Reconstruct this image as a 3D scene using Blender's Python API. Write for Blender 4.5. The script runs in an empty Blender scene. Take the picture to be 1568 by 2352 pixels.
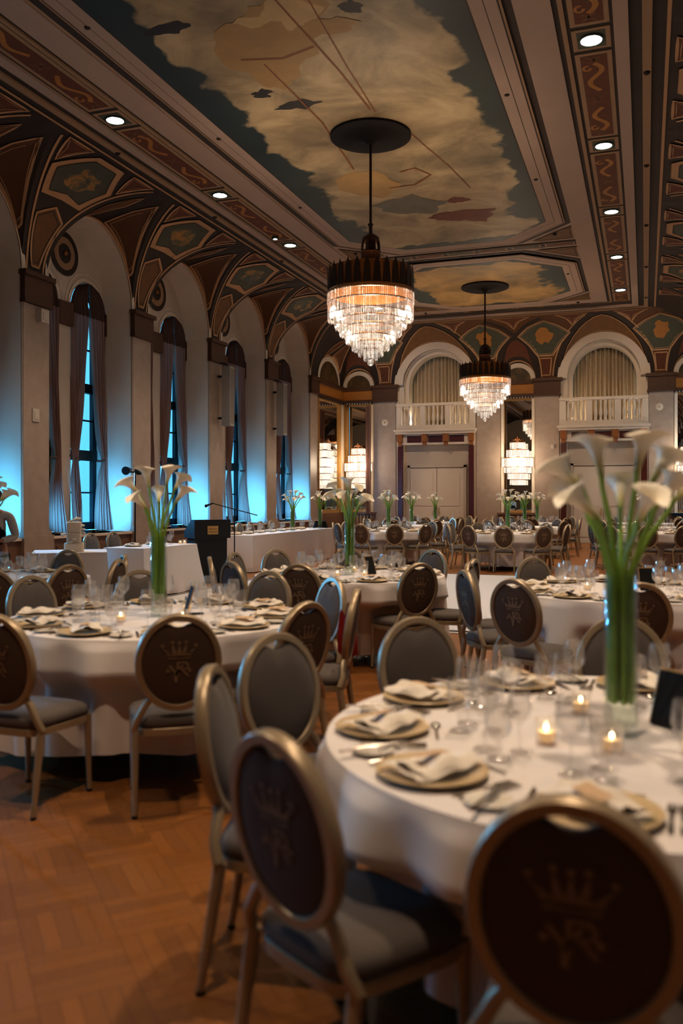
import bpy, math, random
from mathutils import Vector, Matrix
from mathutils.geometry import delaunay_2d_cdt, tessellate_polygon
DOWN_W, BLUE_W, CHAN_W, SKY_W, EXPO, UP_W, WASH_W, BEAM_W = 500., 300., 60., 1.35, .3, 200., 450., 500.
PI = math.pi
R = math.radians
random.seed(7)
C = bpy.context.scene.collection
SC = bpy.context.scene

# ------------------------------------------------------------------ materials
def srgb(h):
    v = [int(h[i:i + 2], 16) / 255 for i in (0, 2, 4)]
    return tuple(x / 12.92 if x <= .04045 else ((x + .055) / 1.055) ** 2.4 for x in v) + (1,)

class NT:
    def __init__(s, name):
        s.m = bpy.data.materials.new(name); s.m.use_nodes = True
        s.t = s.m.node_tree; s.t.nodes.clear()
        s.out = s.t.nodes.new('ShaderNodeOutputMaterial')
    def n(s, typ, **kw):
        nd = s.t.nodes.new(typ)
        for k, v in kw.items():
            if k[0] == '_': setattr(nd, k[1:], v)
        for k, v in kw.items():
            if k[0] != '_':
                nd.inputs[int(k[1:]) if k[0] == 'i' and k[1:].isdigit() else k.replace('_', ' ')].default_value = v
        return nd
    def l(s, a, b): s.t.links.new(a, b)
    def math(s, op, a, b=None, clamp=False):
        nd = s.n('ShaderNodeMath', _operation=op, _use_clamp=clamp)
        for i, x in enumerate((a, b)):
            if x is None: continue
            if isinstance(x, (int, float)): nd.inputs[i].default_value = x
            else: s.l(x, nd.inputs[i])
        return nd.outputs[0]
    def mix(s, f, a, b):
        nd = s.n('ShaderNodeMix', _data_type='RGBA')
        for sock, x in ((nd.inputs[0], f), (nd.inputs[6], a), (nd.inputs[7], b)):
            if isinstance(x, (int, float, tuple)): sock.default_value = x
            else: s.l(x, sock)
        return nd.outputs[2]
    def ramp(s, f, stops):
        nd = s.n('ShaderNodeValToRGB'); e = nd.color_ramp.elements
        while len(e) < len(stops): e.new(.5)
        for k, (p, c) in zip(e, stops): k.position = p; k.color = c
        s.l(f, nd.inputs[0]); return nd.outputs[0]
    def noise(s, scale, detail=4, rough=.55, vec=None, dist=0.):
        nd = s.n('ShaderNodeTexNoise', Scale=scale, Detail=detail, Roughness=rough, Distortion=dist)
        s.l(vec if vec is not None else s.obj(), nd.inputs['Vector']); return nd.outputs['Fac']
    def obj(s): return s.n('ShaderNodeTexCoord').outputs['Object']

def pbr(name, col, rough=.6, metal=0., var=.12, scale=9., bump=0., bscale=60., col2=None, sheen=0., spec=.5, emit=0., ecol=None, coat=0.):
    t = NT(name)
    b = t.n('ShaderNodeBsdfPrincipled', Roughness=rough, Metallic=metal)
    b.inputs['Specular IOR Level'].default_value = spec
    if sheen: b.inputs['Sheen Weight'].default_value = sheen
    if coat: b.inputs['Coat Weight'].default_value = coat
    c = srgb(col) if isinstance(col, str) else col
    c2 = srgb(col2) if col2 else tuple(x * (1 - var) for x in c[:3]) + (1,)
    f = t.noise(scale)
    t.l(t.mix(f, c2, c if col2 else tuple(min(1, x * (1 + var)) for x in c[:3]) + (1,)), b.inputs['Base Color'])
    if bump:
        bn = t.n('ShaderNodeBump', Strength=bump, Distance=.01)
        t.l(t.noise(bscale, 2), bn.inputs['Height']); t.l(bn.outputs[0], b.inputs['Normal'])
    if emit:
        b.inputs['Emission Color'].default_value = srgb(ecol or col); b.inputs['Emission Strength'].default_value = emit
    t.l(b.outputs[0], t.out.inputs[0]); return t.m

def clear(name, tint=(1, 1, 1, 1), gloss=.12, rough=.03, haze=0., hazecol='ffffff'):
    t = NT(name)
    tr = t.n('ShaderNodeBsdfTransparent', Color=tint)
    gl = t.n('ShaderNodeBsdfGlossy', Roughness=rough)
    fr = t.n('ShaderNodeLayerWeight', Blend=.35)
    f = t.math('ADD', t.math('MULTIPLY', t.math('POWER', fr.outputs['Facing'], 1.6), .6), gloss * .35, True)
    m = t.n('ShaderNodeMixShader'); t.l(f, m.inputs[0]); t.l(tr.outputs[0], m.inputs[1]); t.l(gl.outputs[0], m.inputs[2])
    o = m.outputs[0]
    if haze:
        df = t.n('ShaderNodeBsdfDiffuse', Color=srgb(hazecol)); m2 = t.n('ShaderNodeMixShader', i0=haze)
        t.l(o, m2.inputs[1]); t.l(df.outputs[0], m2.inputs[2]); o = m2.outputs[0]
    t.l(o, t.out.inputs[0]); return t.m

def glow(name, col, s):
    t = NT(name); e = t.n('ShaderNodeEmission', Color=srgb(col), Strength=s); t.l(e.outputs[0], t.out.inputs[0]); return t.m

M = {}
M['plaster'] = pbr('plaster', 'b8aa9c', .8, var=.06, scale=3)
M['plaster_light'] = pbr('plaster_light', 'cdbfb0', .75, var=.05, scale=3)
M['marble'] = pbr('pier_marble', 'a8978a', .45, var=.12, scale=5, col2='8d7b70')
M['bronze_cap'] = pbr('carved_capital', '4a2c17', .6, var=.5, scale=22, bump=.8, bscale=30)
M['dark_rib'] = pbr('vault_rib', '2e1f14', .7, var=.2)
M['dark_web'] = pbr('vault_web', '5a381a', .75, var=.25, scale=4)
M['cream_line'] = pbr('painted_cream', 'ad8560', .7, var=.1)
M['cream'] = pbr('ceiling_cream', 'a08878', .75, var=.05, scale=2)
M['cream_warm'] = pbr('ceiling_cream_warm', '94765a', .75, var=.08, scale=4)
M['dark_line'] = pbr('ceiling_dark', '32241a', .7, var=.2)
M['red_panel'] = pbr('painted_red_brown', '6e3c1e', .7, var=.3, scale=14, col2='482514')
M['ochre_panel'] = pbr('painted_ochre', '7a5228', .7, var=.3, scale=5, col2='573c20')
M['gold_paint'] = pbr('painted_gold', '9a6626', .6, var=.2, scale=12)
M['teal_paint'] = pbr('painted_teal', '48493a', .7, var=.25, scale=6)
M['gold_frame'] = pbr('gilt_frame', 'b08a58', .4, .35, var=.1)
M['wood_brown'] = pbr('wainscot', '6e5240', .5, var=.15, scale=6)
M['red_marble'] = pbr('red_marble', '4a1d12', .3, var=.4, scale=14)
M['bracket'] = pbr('bracket_bronze', '8a552a', .5, .2, var=.2)
M['black'] = pbr('black_painted', '0c0c0e', .45, var=.1)
M['black_cloth'] = pbr('black_cloth', '0b0a0b', .9, var=.2)
M['window_black'] = pbr('window_frame_paint', '12242c', .5, var=.1)
M['gold_metal'] = pbr('chair_gold_metal', 'a8967c', .36, .35, var=.06)
M['grey_fabric'] = pbr('chair_grey_fabric', '605853', .9, var=.14, scale=160, sheen=.15)
M['brown_fabric'] = pbr('chair_brown_fabric', '584537', .9, var=.25, scale=170, sheen=.05)
M['crest'] = pbr('crest_thread', '8c765d', .8, var=.4, scale=90)
M['cloth'] = pbr('table_linen', 'e8e1de', .85, var=.05, scale=300, bump=.15, bscale=400)
M['napkin'] = pbr('napkin_linen', 'e9dfd2', .85, var=.06, scale=80)
M['card'] = pbr('menu_card', 'cfae8a', .7, var=.08, scale=30)
M['porcelain'] = pbr('porcelain', 'e4dccf', .18, var=.02)
M['charger'] = pbr('charger_beige', 'cdb58e', .3, var=.06)
M['steel'] = pbr('cutlery_steel', 'cfcac2', .18, 1., var=.03)
M['glass'] = clear('drinking_glass', gloss=.12, haze=.06, rough=.05, hazecol='fff6ea')
M['vase_glass'] = clear('vase_glass', (.93, .96, .93, 1), gloss=.1)
M['pane'] = clear('window_pane', (.9, .96, 1, 1), gloss=.1)
M['stem'] = pbr('lily_stem', '86a648', .45, var=.3, scale=20)
M['spadix'] = pbr('lily_spadix', 'd8a830', .6)
M['wax'] = pbr('candle_wax', 'f0dfb8', .5, emit=.25, ecol='ffb870')
M['flame'] = glow('candle_flame', 'ffd9a0', 28)
M['lamp'] = glow('downlight_lens', 'fff6e8', 40)
M['lamp_rim'] = pbr('downlight_rim', '1c2a28', .5)
M['speaker'] = pbr('speaker_grey', '8f8780', .6, var=.05)
M['box_white'] = pbr('white_plastic', 'b9aea4', .5, var=.03)
def drape_mat(name, col):
    t = NT(name); d = t.n('ShaderNodeBsdfDiffuse', Color=srgb(col)); tr = t.n('ShaderNodeBsdfTranslucent', Color=srgb(col)); m = t.n('ShaderNodeMixShader', i0=.3)
    t.l(d.outputs[0], m.inputs[1]); t.l(tr.outputs[0], m.inputs[2]); t.l(m.outputs[0], t.out.inputs[0]); return t.m
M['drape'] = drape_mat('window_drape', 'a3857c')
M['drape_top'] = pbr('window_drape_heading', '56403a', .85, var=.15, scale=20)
M['balcony_drape'] = pbr('balcony_drape', 'b8a68e', .85, var=.12, scale=6)
M['dance'] = pbr('white_dance_floor', 'd3d2d4', .35, var=.03, scale=1)
M['edge'] = pbr('dance_floor_edge', '3a3128', .5)
M['red_cloth'] = pbr('red_cloth', '8a1012', .8)
M['plaque'] = pbr('brass_plaque', 'b58f57', .4, .4, emit=.03)
M['plaque_ink'] = pbr('plaque_ink', '5a4020', .6)
M['bronze'] = pbr('chandelier_bronze', '38220f', .5, .35, var=.35, scale=30)
M['rose'] = pbr('ceiling_rose_paint', '150e09', .8, var=.3)
M['bronze_lit'] = pbr('chandelier_bronze_lit', '9a6428', .45, .4, var=.35, scale=24)  # bronze with a lit tone put into the colour, for drum and rings
M['icing'] = pbr('cake_icing', 'f3e4cf', .6, var=.04)
M['sugar'] = pbr('sugar_flower', 'ece4d6', .6)
M['skin'] = pbr('skin', 'a87458', .55, var=.05)
M['hair'] = pbr('hair', '20140e', .6, var=.3)
M['grey_shirt'] = pbr('grey_shirt', 'b9b3ae', .85, var=.1, scale=20)
M['ceil_back'] = pbr('ceiling_base', '7d6753', .8)
M['uplight'] = glow('uplight_lens', '50b8ff', 3)

def lily_mat():
    t = NT('calla_bloom'); b = t.n('ShaderNodeBsdfPrincipled', Roughness=.5)
    b.inputs['Subsurface Weight'].default_value = 0
    sep = t.n('ShaderNodeSeparateXYZ'); t.l(t.obj(), sep.inputs[0])
    f = t.math('DIVIDE', sep.outputs[2], .15, True)
    t.l(t.ramp(f, [(0, srgb('7f9440')), (.3, srgb('d8cd9a')), (.6, srgb('fbf3e2'))]), b.inputs['Base Color'])
    t.l(b.outputs[0], t.out.inputs[0]); return t.m
M['bloom'] = lily_mat()

def crystal_mat(name, lo, hi, col):
    t = NT(name); g = t.n('ShaderNodeNewGeometry')
    f = t.math('POWER', g.outputs['Random Per Island'], 3.0)
    nz = t.noise(26, 2)
    k = t.math('MULTIPLY', t.math('ADD', t.math('MULTIPLY', f, hi), lo), t.math('POWER', t.math('MULTIPLY', nz, 2), 2.2))
    e = t.n('ShaderNodeEmission', Color=srgb(col)); t.l(k, e.inputs['Strength'])
    gl = t.n('ShaderNodeBsdfGlossy', Roughness=.08, Color=(.9, .88, .85, 1))
    tr = t.n('ShaderNodeBsdfTransparent', Color=(.95, .93, .9, 1))
    m1 = t.n('ShaderNodeMixShader', i0=.38); t.l(tr.outputs[0], m1.inputs[1]); t.l(gl.outputs[0], m1.inputs[2])
    ad = t.n('ShaderNodeAddShader'); t.l(m1.outputs[0], ad.inputs[0]); t.l(e.outputs[0], ad.inputs[1])
    t.l(ad.outputs[0], t.out.inputs[0]); return t.m
M['crystal'] = crystal_mat('chandelier_crystal', .03, .42, 'ffeede')
M['sconce_crystal'] = crystal_mat('sconce_crystal', .15, .5, 'fff0dc')
M['sconce_core'] = glow('sconce_core', 'fff2e0', .75)

def mirror_mat():
    t = NT('mirror_silver'); g = t.n('ShaderNodeBsdfGlossy', Roughness=.0, Color=(.86, .82, .75, 1))
    n = t.noise(2.5, 2); bn = t.n('ShaderNodeBump', Strength=.02, Distance=.01); t.l(n, bn.inputs['Height']); t.l(bn.outputs[0], g.inputs['Normal'])
    t.l(g.outputs[0], t.out.inputs[0]); return t.m
M['mirror'] = mirror_mat()

def floor_mat():
    t = NT('parquet'); b = t.n('ShaderNodeBsdfPrincipled', Roughness=.38)
    def strips(rot):
        mp = t.n('ShaderNodeMapping'); mp.inputs['Rotation'].default_value = (0, 0, R(45 + rot)); t.l(t.obj(), mp.inputs[0])
        br = t.n('ShaderNodeTexBrick', Scale=1.0, Mortar_Size=.0015, Bias=0., Brick_Width=.30, Row_Height=.06, _offset=0.)
        br.inputs['Color1'].default_value = srgb('95602e'); br.inputs['Color2'].default_value = srgb('7d5029'); br.inputs['Mortar'].default_value = srgb('50331c')
        t.l(mp.outputs[0], br.inputs[0]); return br.outputs[0], mp
    s1, mp = strips(0); s2, mp2 = strips(90)
    ck = t.n('ShaderNodeTexChecker', Scale=1 / .30); t.l(mp.outputs[0], ck.inputs[0])
    c = t.mix(ck.outputs['Fac'], s1, s2)
    mg = t.n('ShaderNodeMapping'); mg.inputs['Scale'].default_value = (2, 14, 1); t.l(mp.outputs[0], mg.inputs[0])
    g = t.noise(3, 6, .6, mg.outputs[0]); p = t.noise(.8, 4)
    c = t.mix(t.math('MULTIPLY', g, .35), c, srgb('573719'))
    c = t.mix(t.math('MULTIPLY', p, .45), c, srgb('986430'))
    t.l(c, b.inputs['Base Color'])
    t.l(t.math('ADD', t.math('MULTIPLY', g, .25), .3), b.inputs['Roughness'])
    t.l(b.outputs[0], t.out.inputs[0]); return t.m
M['floor'] = floor_mat()

def mural_mat(name, xc, yc, hx, hy, warm):
    t = NT(name); b = t.n('ShaderNodeBsdfPrincipled', Roughness=.55)
    o = t.obj(); s = t.n('ShaderNodeSeparateXYZ'); t.l(o, s.inputs[0])
    du = t.math('SUBTRACT', hx, t.math('ABSOLUTE', t.math('SUBTRACT', s.outputs[0], xc)))
    dv = t.math('SUBTRACT', hy, t.math('ABSOLUTE', t.math('SUBTRACT', s.outputs[1], yc)))
    e = t.math('MINIMUM', du, t.math('MULTIPLY', dv, 1.6))
    nz = t.noise(.75, 5, .55); vo = t.n('ShaderNodeTexVoronoi', Scale=1.5, _feature='SMOOTH_F1'); t.l(o, vo.inputs['Vector'])
    e2 = t.math('ADD', e, t.math('MULTIPLY', t.math('SUBTRACT', nz, .5), 1.7))
    e2 = t.math('SUBTRACT', e2, t.math('MULTIPLY', vo.outputs['Distance'], .55))
    v2 = t.n('ShaderNodeTexVoronoi', Scale=3.4, _feature='SMOOTH_F1'); t.l(o, v2.inputs['Vector'])
    e2 = t.math('SUBTRACT', e2, t.math('MULTIPLY', v2.outputs['Distance'], .3))
    k = t.math('MULTIPLY', t.math('SUBTRACT', e2, .0), 9., True)
    cl = t.noise(.9, 6, .6, dist=.6)
    cloud = t.ramp(cl, [(.25, srgb('5d5340')), (.42, srgb('80663f' if warm else '857356')), (.58, srgb('9c7a48' if warm else 'a8926e')), (.8, srgb('b8965e' if warm else 'c2ad88'))])
    sky = t.ramp(t.noise(.5, 3), [(.3, srgb('182626')), (.7, srgb('2f3a36'))])
    t.l(t.mix(k, sky, cloud), b.inputs['Base Color']); t.l(b.outputs[0], t.out.inputs[0]); return t.m

def lunette_mat():
    t = NT('painted_lunette'); b = t.n('ShaderNodeBsdfPrincipled', Roughness=.6)
    c = t.ramp(t.noise(2.2, 5, .6, dist=.5), [(.3, srgb('2c2418')), (.5, srgb('4d3c20')), (.7, srgb('7a5a2c'))])
    t.l(c, b.inputs['Base Color']); t.l(b.outputs[0], t.out.inputs[0]); return t.m
M['lunette'] = lunette_mat()
def figure_mat():
    t = NT('painted_figure'); b = t.n('ShaderNodeBsdfPrincipled', Roughness=.6)
    c = t.ramp(t.noise(3.5, 5, .6, dist=.8), [(.42, srgb('3c453c')), (.52, srgb('6a5a38')), (.62, srgb('9a6f34'))])
    t.l(c, b.inputs['Base Color']); t.l(b.outputs[0], t.out.inputs[0]); return t.m
M['figure'] = figure_mat()

# ------------------------------------------------------------------ mesh builder
class MB:
    def __init__(s, mats=None):
        s.v = []; s.f = []; s.mi = []; s.mats = list(mats or []); s.cur = 0
    def use(s, key):
        if key not in s.mats: s.mats.append(key)
        s.cur = s.mats.index(key); return s
    def face(s, ix): s.f.append(tuple(ix)); s.mi.append(s.cur)
    def pts(s, ps):
        b = len(s.v); s.v.extend(tuple(p) for p in ps); return b
    def poly(s, ps): b = s.pts(ps); s.face(range(b, b + len(ps)))
    def box(s, x0, x1, y0, y1, z0, z1, T=None):
        ps = [(x, y, z) for z in (z0, z1) for y in (y0, y1) for x in (x0, x1)]
        if T: ps = [T(*p) for p in ps]
        b = s.pts(ps)
        for q in ((0, 2, 3, 1), (4, 5, 7, 6), (0, 1, 5, 4), (2, 6, 7, 3), (0, 4, 6, 2), (1, 3, 7, 5)): s.face([b + i for i in q])
    def grid(s, fn, nu, nv, wrap=False):
        b = len(s.v)
        for j in range(nv + 1):
            for i in range(nu if wrap else nu + 1): s.v.append(tuple(fn(i / nu, j / nv)))
        w = nu if wrap else nu + 1
        for j in range(nv):
            for i in range(nu):
                i2 = (i + 1) % w
                s.face((b + j * w + i, b + j * w + i2, b + (j + 1) * w + i2, b + (j + 1) * w + i))
        return b
    def lathe(s, prof, n=20, c=(0, 0, 0), cap=True):
        b = len(s.v)
        for r, z in prof:
            for i in range(n):
                a = 2 * PI * i / n; s.v.append((c[0] + r * math.cos(a), c[1] + r * math.sin(a), c[2] + z))
        for j in range(len(prof) - 1):
            for i in range(n):
                i2 = (i + 1) % n
                s.face((b + j * n + i, b + j * n + i2, b + (j + 1) * n + i2, b + (j + 1) * n + i))
        if cap:
            if prof[0][0] > 1e-4: s.face([b + i for i in range(n)][::-1])
            if prof[-1][0] > 1e-4: s.face([b + (len(prof) - 1) * n + i for i in range(n)])
    def tube(s, path, rad, n=8, cap=True, flat=1.):
        path = [Vector(p) for p in path]
        if not isinstance(rad, (list, tuple)): rad = [rad] * len(path)
        b = len(s.v); ref = None
        for k, p in enumerate(path):
            t = (path[min(k + 1, len(path) - 1)] - path[max(k - 1, 0)]).normalized()
            if ref is None:
                ref = Vector((1, 0, 0)) if abs(t.x) < .9 else Vector((0, 1, 0))
            a = (ref - t * ref.dot(t)).normalized(); c = t.cross(a); ref = a
            for i in range(n):
                g = 2 * PI * i / n; s.v.append(tuple(p + (a * math.cos(g) + c * math.sin(g) * flat) * rad[k]))
        for k in range(len(path) - 1):
            for i in range(n):
                i2 = (i + 1) % n
                s.face((b + k * n + i, b + k * n + i2, b + (k + 1) * n + i2, b + (k + 1) * n + i))
        if cap:
            s.face([b + i for i in range(n)][::-1]); s.face([b + (len(path) - 1) * n + i for i in range(n)])
    def holes(s, loops, T):
        flat = [p for lp in loops for p in lp]
        tri = tessellate_polygon([[Vector((p[0], p[1], 0)) for p in lp] for lp in loops])
        b = s.pts([T(*p) for p in flat])
        for t in tri: s.face([b + i for i in t])
    def ball(s, c, r, n=10, m=6, sc=(1, 1, 1)):
        b = len(s.v); s.v.append((c[0], c[1], c[2] - r * sc[2]))
        for j in range(1, m):
            a = -PI / 2 + PI * j / m
            for i in range(n):
                g = 2 * PI * i / n
                s.v.append((c[0] + r * sc[0] * math.cos(a) * math.cos(g), c[1] + r * sc[1] * math.cos(a) * math.sin(g), c[2] + r * sc[2] * math.sin(a)))
        s.v.append((c[0], c[1], c[2] + r * sc[2])); e = len(s.v) - 1
        for i in range(n):
            i2 = (i + 1) % n
            s.face((b, b + 1 + i2, b + 1 + i)); s.face((e, b + 1 + (m - 2) * n + i, b + 1 + (m - 2) * n + i2))
            for j in range(m - 2): s.face((b + 1 + j * n + i, b + 1 + j * n + i2, b + 1 + (j + 1) * n + i2, b + 1 + (j + 1) * n + i))
    def merge(s, o, T=None):
        b = s.pts([T(*p) if T else p for p in o.v])
        for f, mi in zip(o.f, o.mi):
            s.use(o.mats[mi]); s.face([b + i for i in f])
    def mesh(s, name, sharp=38):
        me = bpy.data.meshes.new(name); me.from_pydata(s.v, [], s.f)
        for k in s.mats: me.materials.append(M[k])
        me.polygons.foreach_set('material_index', s.mi)
        me.polygons.foreach_set('use_smooth', [True] * len(s.f))
        me.validate(); me.update(); me.set_sharp_from_angle(angle=R(sharp)); return me
    def build(s, name, parent=None, loc=None, rz=0, sharp=38):
        return link(name, s.mesh(name, sharp), parent, loc, rz)

def link(name, data, parent=None, loc=None, rz=0):
    o = bpy.data.objects.new(name, data); C.objects.link(o)
    if loc: o.location = loc
    if rz: o.rotation_euler = (0, 0, rz)
    if parent: o.parent = parent
    return o
def tag(o, label, cat, group=None):
    o['label'] = label; o['category'] = cat
    if group: o['group'] = group
    return o
def thing(name, label, cat, loc=(0, 0, 0), rz=0, group=None):
    return tag(link(name, None, None, loc, rz), label, cat, group)
def struct(o): o['kind'] = 'structure'; return o
def dup(root, loc, rz=None, label=None, group=None, parts=True):
    r = root.copy(); C.objects.link(r); r.location = loc
    if rz is not None: r.rotation_euler = (r.rotation_euler[0], r.rotation_euler[1], rz)
    if label: r['label'] = label
    if group: r['group'] = group
    if parts:
        for ch in root.children:
            c = ch.copy(); C.objects.link(c); c.parent = r
            for g in ch.children:
                d = g.copy(); C.objects.link(d); d.parent = c
    return r

# ------------------------------------------------------------------ camera (room axis is +Y, camera turned to the left of it)
TH = R(19.3); F = 1990.
cam = bpy.data.cameras.new('camera'); co = bpy.data.objects.new('camera', cam); C.objects.link(co); SC.camera = co
co.location = (0, 0, 1.5); co.rotation_euler = (PI / 2, 0, TH)
cam.sensor_fit = 'HORIZONTAL'; cam.sensor_width = 24; cam.lens = F / 1568 * 24; cam.shift_y = -30 / 1568
cam.clip_end = 200; cam.clip_start = .05
cam.dof.use_dof = True; cam.dof.focus_distance = 19; cam.dof.aperture_fstop = 1.7
def cw(x, Z, z=0.):      # metres right of / in front of the camera -> world
    return Vector((math.cos(TH) * x - math.sin(TH) * Z, math.sin(TH) * x + math.cos(TH) * Z, z))
# ------------------------------------------------------------------ the room
XL, XR, YB, YF, HC = -10.7, 2.15, 30.6, -4.57, 7.5
XC = (XL + XR) / 2
ZS = 5.65                      # springing of the vaults
CD, CH = 1.95, 1.85            # cove depth and height
BAY = 3.574
PIERS = [13.30 + BAY * k for k in range(-5, 5)]      # -4.57 .. 27.6
BAYS_SIDE = [(PIERS[k] + BAY / 2, 1.44, PI / 2, 1.6) for k in range(len(PIERS) - 1)] + [(29.12, 1.17, R(62), .95)]
BAYS_BACK = [(-10.03, .6, R(50), .6), (-7.11, 1.48, R(86), 1.5), (-4.19, .6, R(50), .6), (-1.33, 1.45, R(86), 1.5), (1.49, .6, R(50), .6)]
def WL(p, d, z): return Vector((XL + d, p, z))
def WR(p, d, z): return Vector((XR - d, p, z))
def WB(p, d, z): return Vector((p, YB - d, z))

def cove(W):
    return lambda p, t: W(p, CD * (1 - math.cos(t)), ZS + CH * math.sin(t))
def tg(p, bays):
    for pc, a, tc, hw in bays:
        q = abs(p - pc)
        if q < a: return math.asin(math.sin(tc) * math.sin(math.acos(min(1, q / a))))
    return 0.
def tmax(p, ends):
    t = PI / 2
    for e in ends:
        d = abs(e - p)
        if d < CD: t = min(t, math.acos(1 - d / CD))
    return t
CENTRE = Vector((XC, 15, 2))
def nrm(Fn, u, v, h=1e-3):
    a = Fn(u + h, v) - Fn(u - h, v); b = Fn(u, v + h) - Fn(u, v - h)
    n = a.cross(b)
    if n.length < 1e-12: return Vector((0, 0, -1))
    n.normalize()
    return n if n.dot(CENTRE - Fn(u, v)) > 0 else -n
def dens(path, step, sv, closed=False):
    out = []; n = len(path)
    for i in range(n if closed else n - 1):
        a, b = path[i], path[(i + 1) % n]
        L = math.hypot(b[0] - a[0], (b[1] - a[1]) * sv); k = max(1, int(L / step))
        for j in range(k): out.append((a[0] + (b[0] - a[0]) * j / k, a[1] + (b[1] - a[1]) * j / k))
    if not closed: out.append(path[-1])
    return out
def inside(p, poly):
    c = False; j = len(poly) - 1
    for i in range(len(poly)):
        (xi, yi), (xj, yj) = poly[i], poly[j]
        if (yi > p[1]) != (yj > p[1]) and p[0] < (xj - xi) * (p[1] - yi) / (yj - yi) + xi: c = not c
        j = i
    return c
def patch(mb, Fn, poly, off, mat, sv=1.9, step=.16):
    mb.use(mat); poly = dens(poly, step, sv, True)
    us = [p[0] for p in poly]; vs = [p[1] for p in poly]
    pts = list(poly); u = min(us) + step / 2
    while u < max(us):
        v = min(vs) + step / sv / 2
        while v < max(vs):
            if inside((u, v), poly) and min((u - p[0]) ** 2 + ((v - p[1]) * sv) ** 2 for p in poly) > (step * .45) ** 2: pts.append((u, v))
            v += step / sv
        u += step
    n = len(poly)
    vo, _e, fo, _a, _b, _c = delaunay_2d_cdt([Vector((p[0], p[1] * sv)) for p in pts], [], [list(range(n))], 1, 1e-5)
    b = mb.pts([Fn(p.x, p.y / sv) + nrm(Fn, p.x, p.y / sv) * off for p in vo])
    for f in fo: mb.face([b + i for i in f])
def ribbon(mb, Fn, path, w, off, mat, sv=1.9, step=.14, closed=False):
    mb.use(mat); path = dens(path, step, sv, closed)
    N = [nrm(Fn, *p) for p in path]; P = [Fn(*p) + n * off for p, n in zip(path, N)]
    n = len(P); b = len(mb.v)
    for i in range(n):
        if closed: t = P[(i + 1) % n] - P[i - 1]
        else: t = P[min(i + 1, n - 1)] - P[max(i - 1, 0)]
        s = N[i].cross(t).normalized() * (w / 2)
        mb.pts([P[i] + s, P[i] - s])
    for i in range(n if closed else n - 1):
        j = (i + 1) % n
        mb.face((b + 2 * i, b + 2 * j, b + 2 * j + 1, b + 2 * i + 1))
def inset(poly, d, sv=1.9):
    cx = sum(p[0] for p in poly) / len(poly); cy = sum(p[1] for p in poly) / len(poly); out = []
    for p in poly:
        dx, dy = p[0] - cx, (p[1] - cy) * sv; L = math.hypot(dx, dy); k = max(.1, (L - d) / L)
        out.append((cx + dx * k, cy + dy * k / sv))
    return out
def blob(cx, cy, rx, ry, rnd, n=26, j=.3):
    ph = [rnd.random() * 6 for _ in range(4)]
    return [(cx + rx * math.cos(a) * (1 + j * (math.sin(2 * a + ph[0]) * .5 + math.sin(5 * a + ph[1]) * .4 + math.sin(9 * a + ph[2]) * .3)),
             cy + ry * math.sin(a) * (1 + j * (math.sin(3 * a + ph[3]) * .5 + math.sin(6 * a + ph[1]) * .4))) for a in [2 * PI * i / n for i in range(n)]]

def framed(mb, Fn, poly, fill, off=.012, frame='cream_line', w=.07, line=True, fig=None, rnd=None):
    patch(mb, Fn, poly, off, fill)
    ribbon(mb, Fn, poly, w, off + .006, frame, closed=True)
    if line: ribbon(mb, Fn, inset(poly, .10), .022, off + .008, 'dark_line', closed=True)

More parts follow.
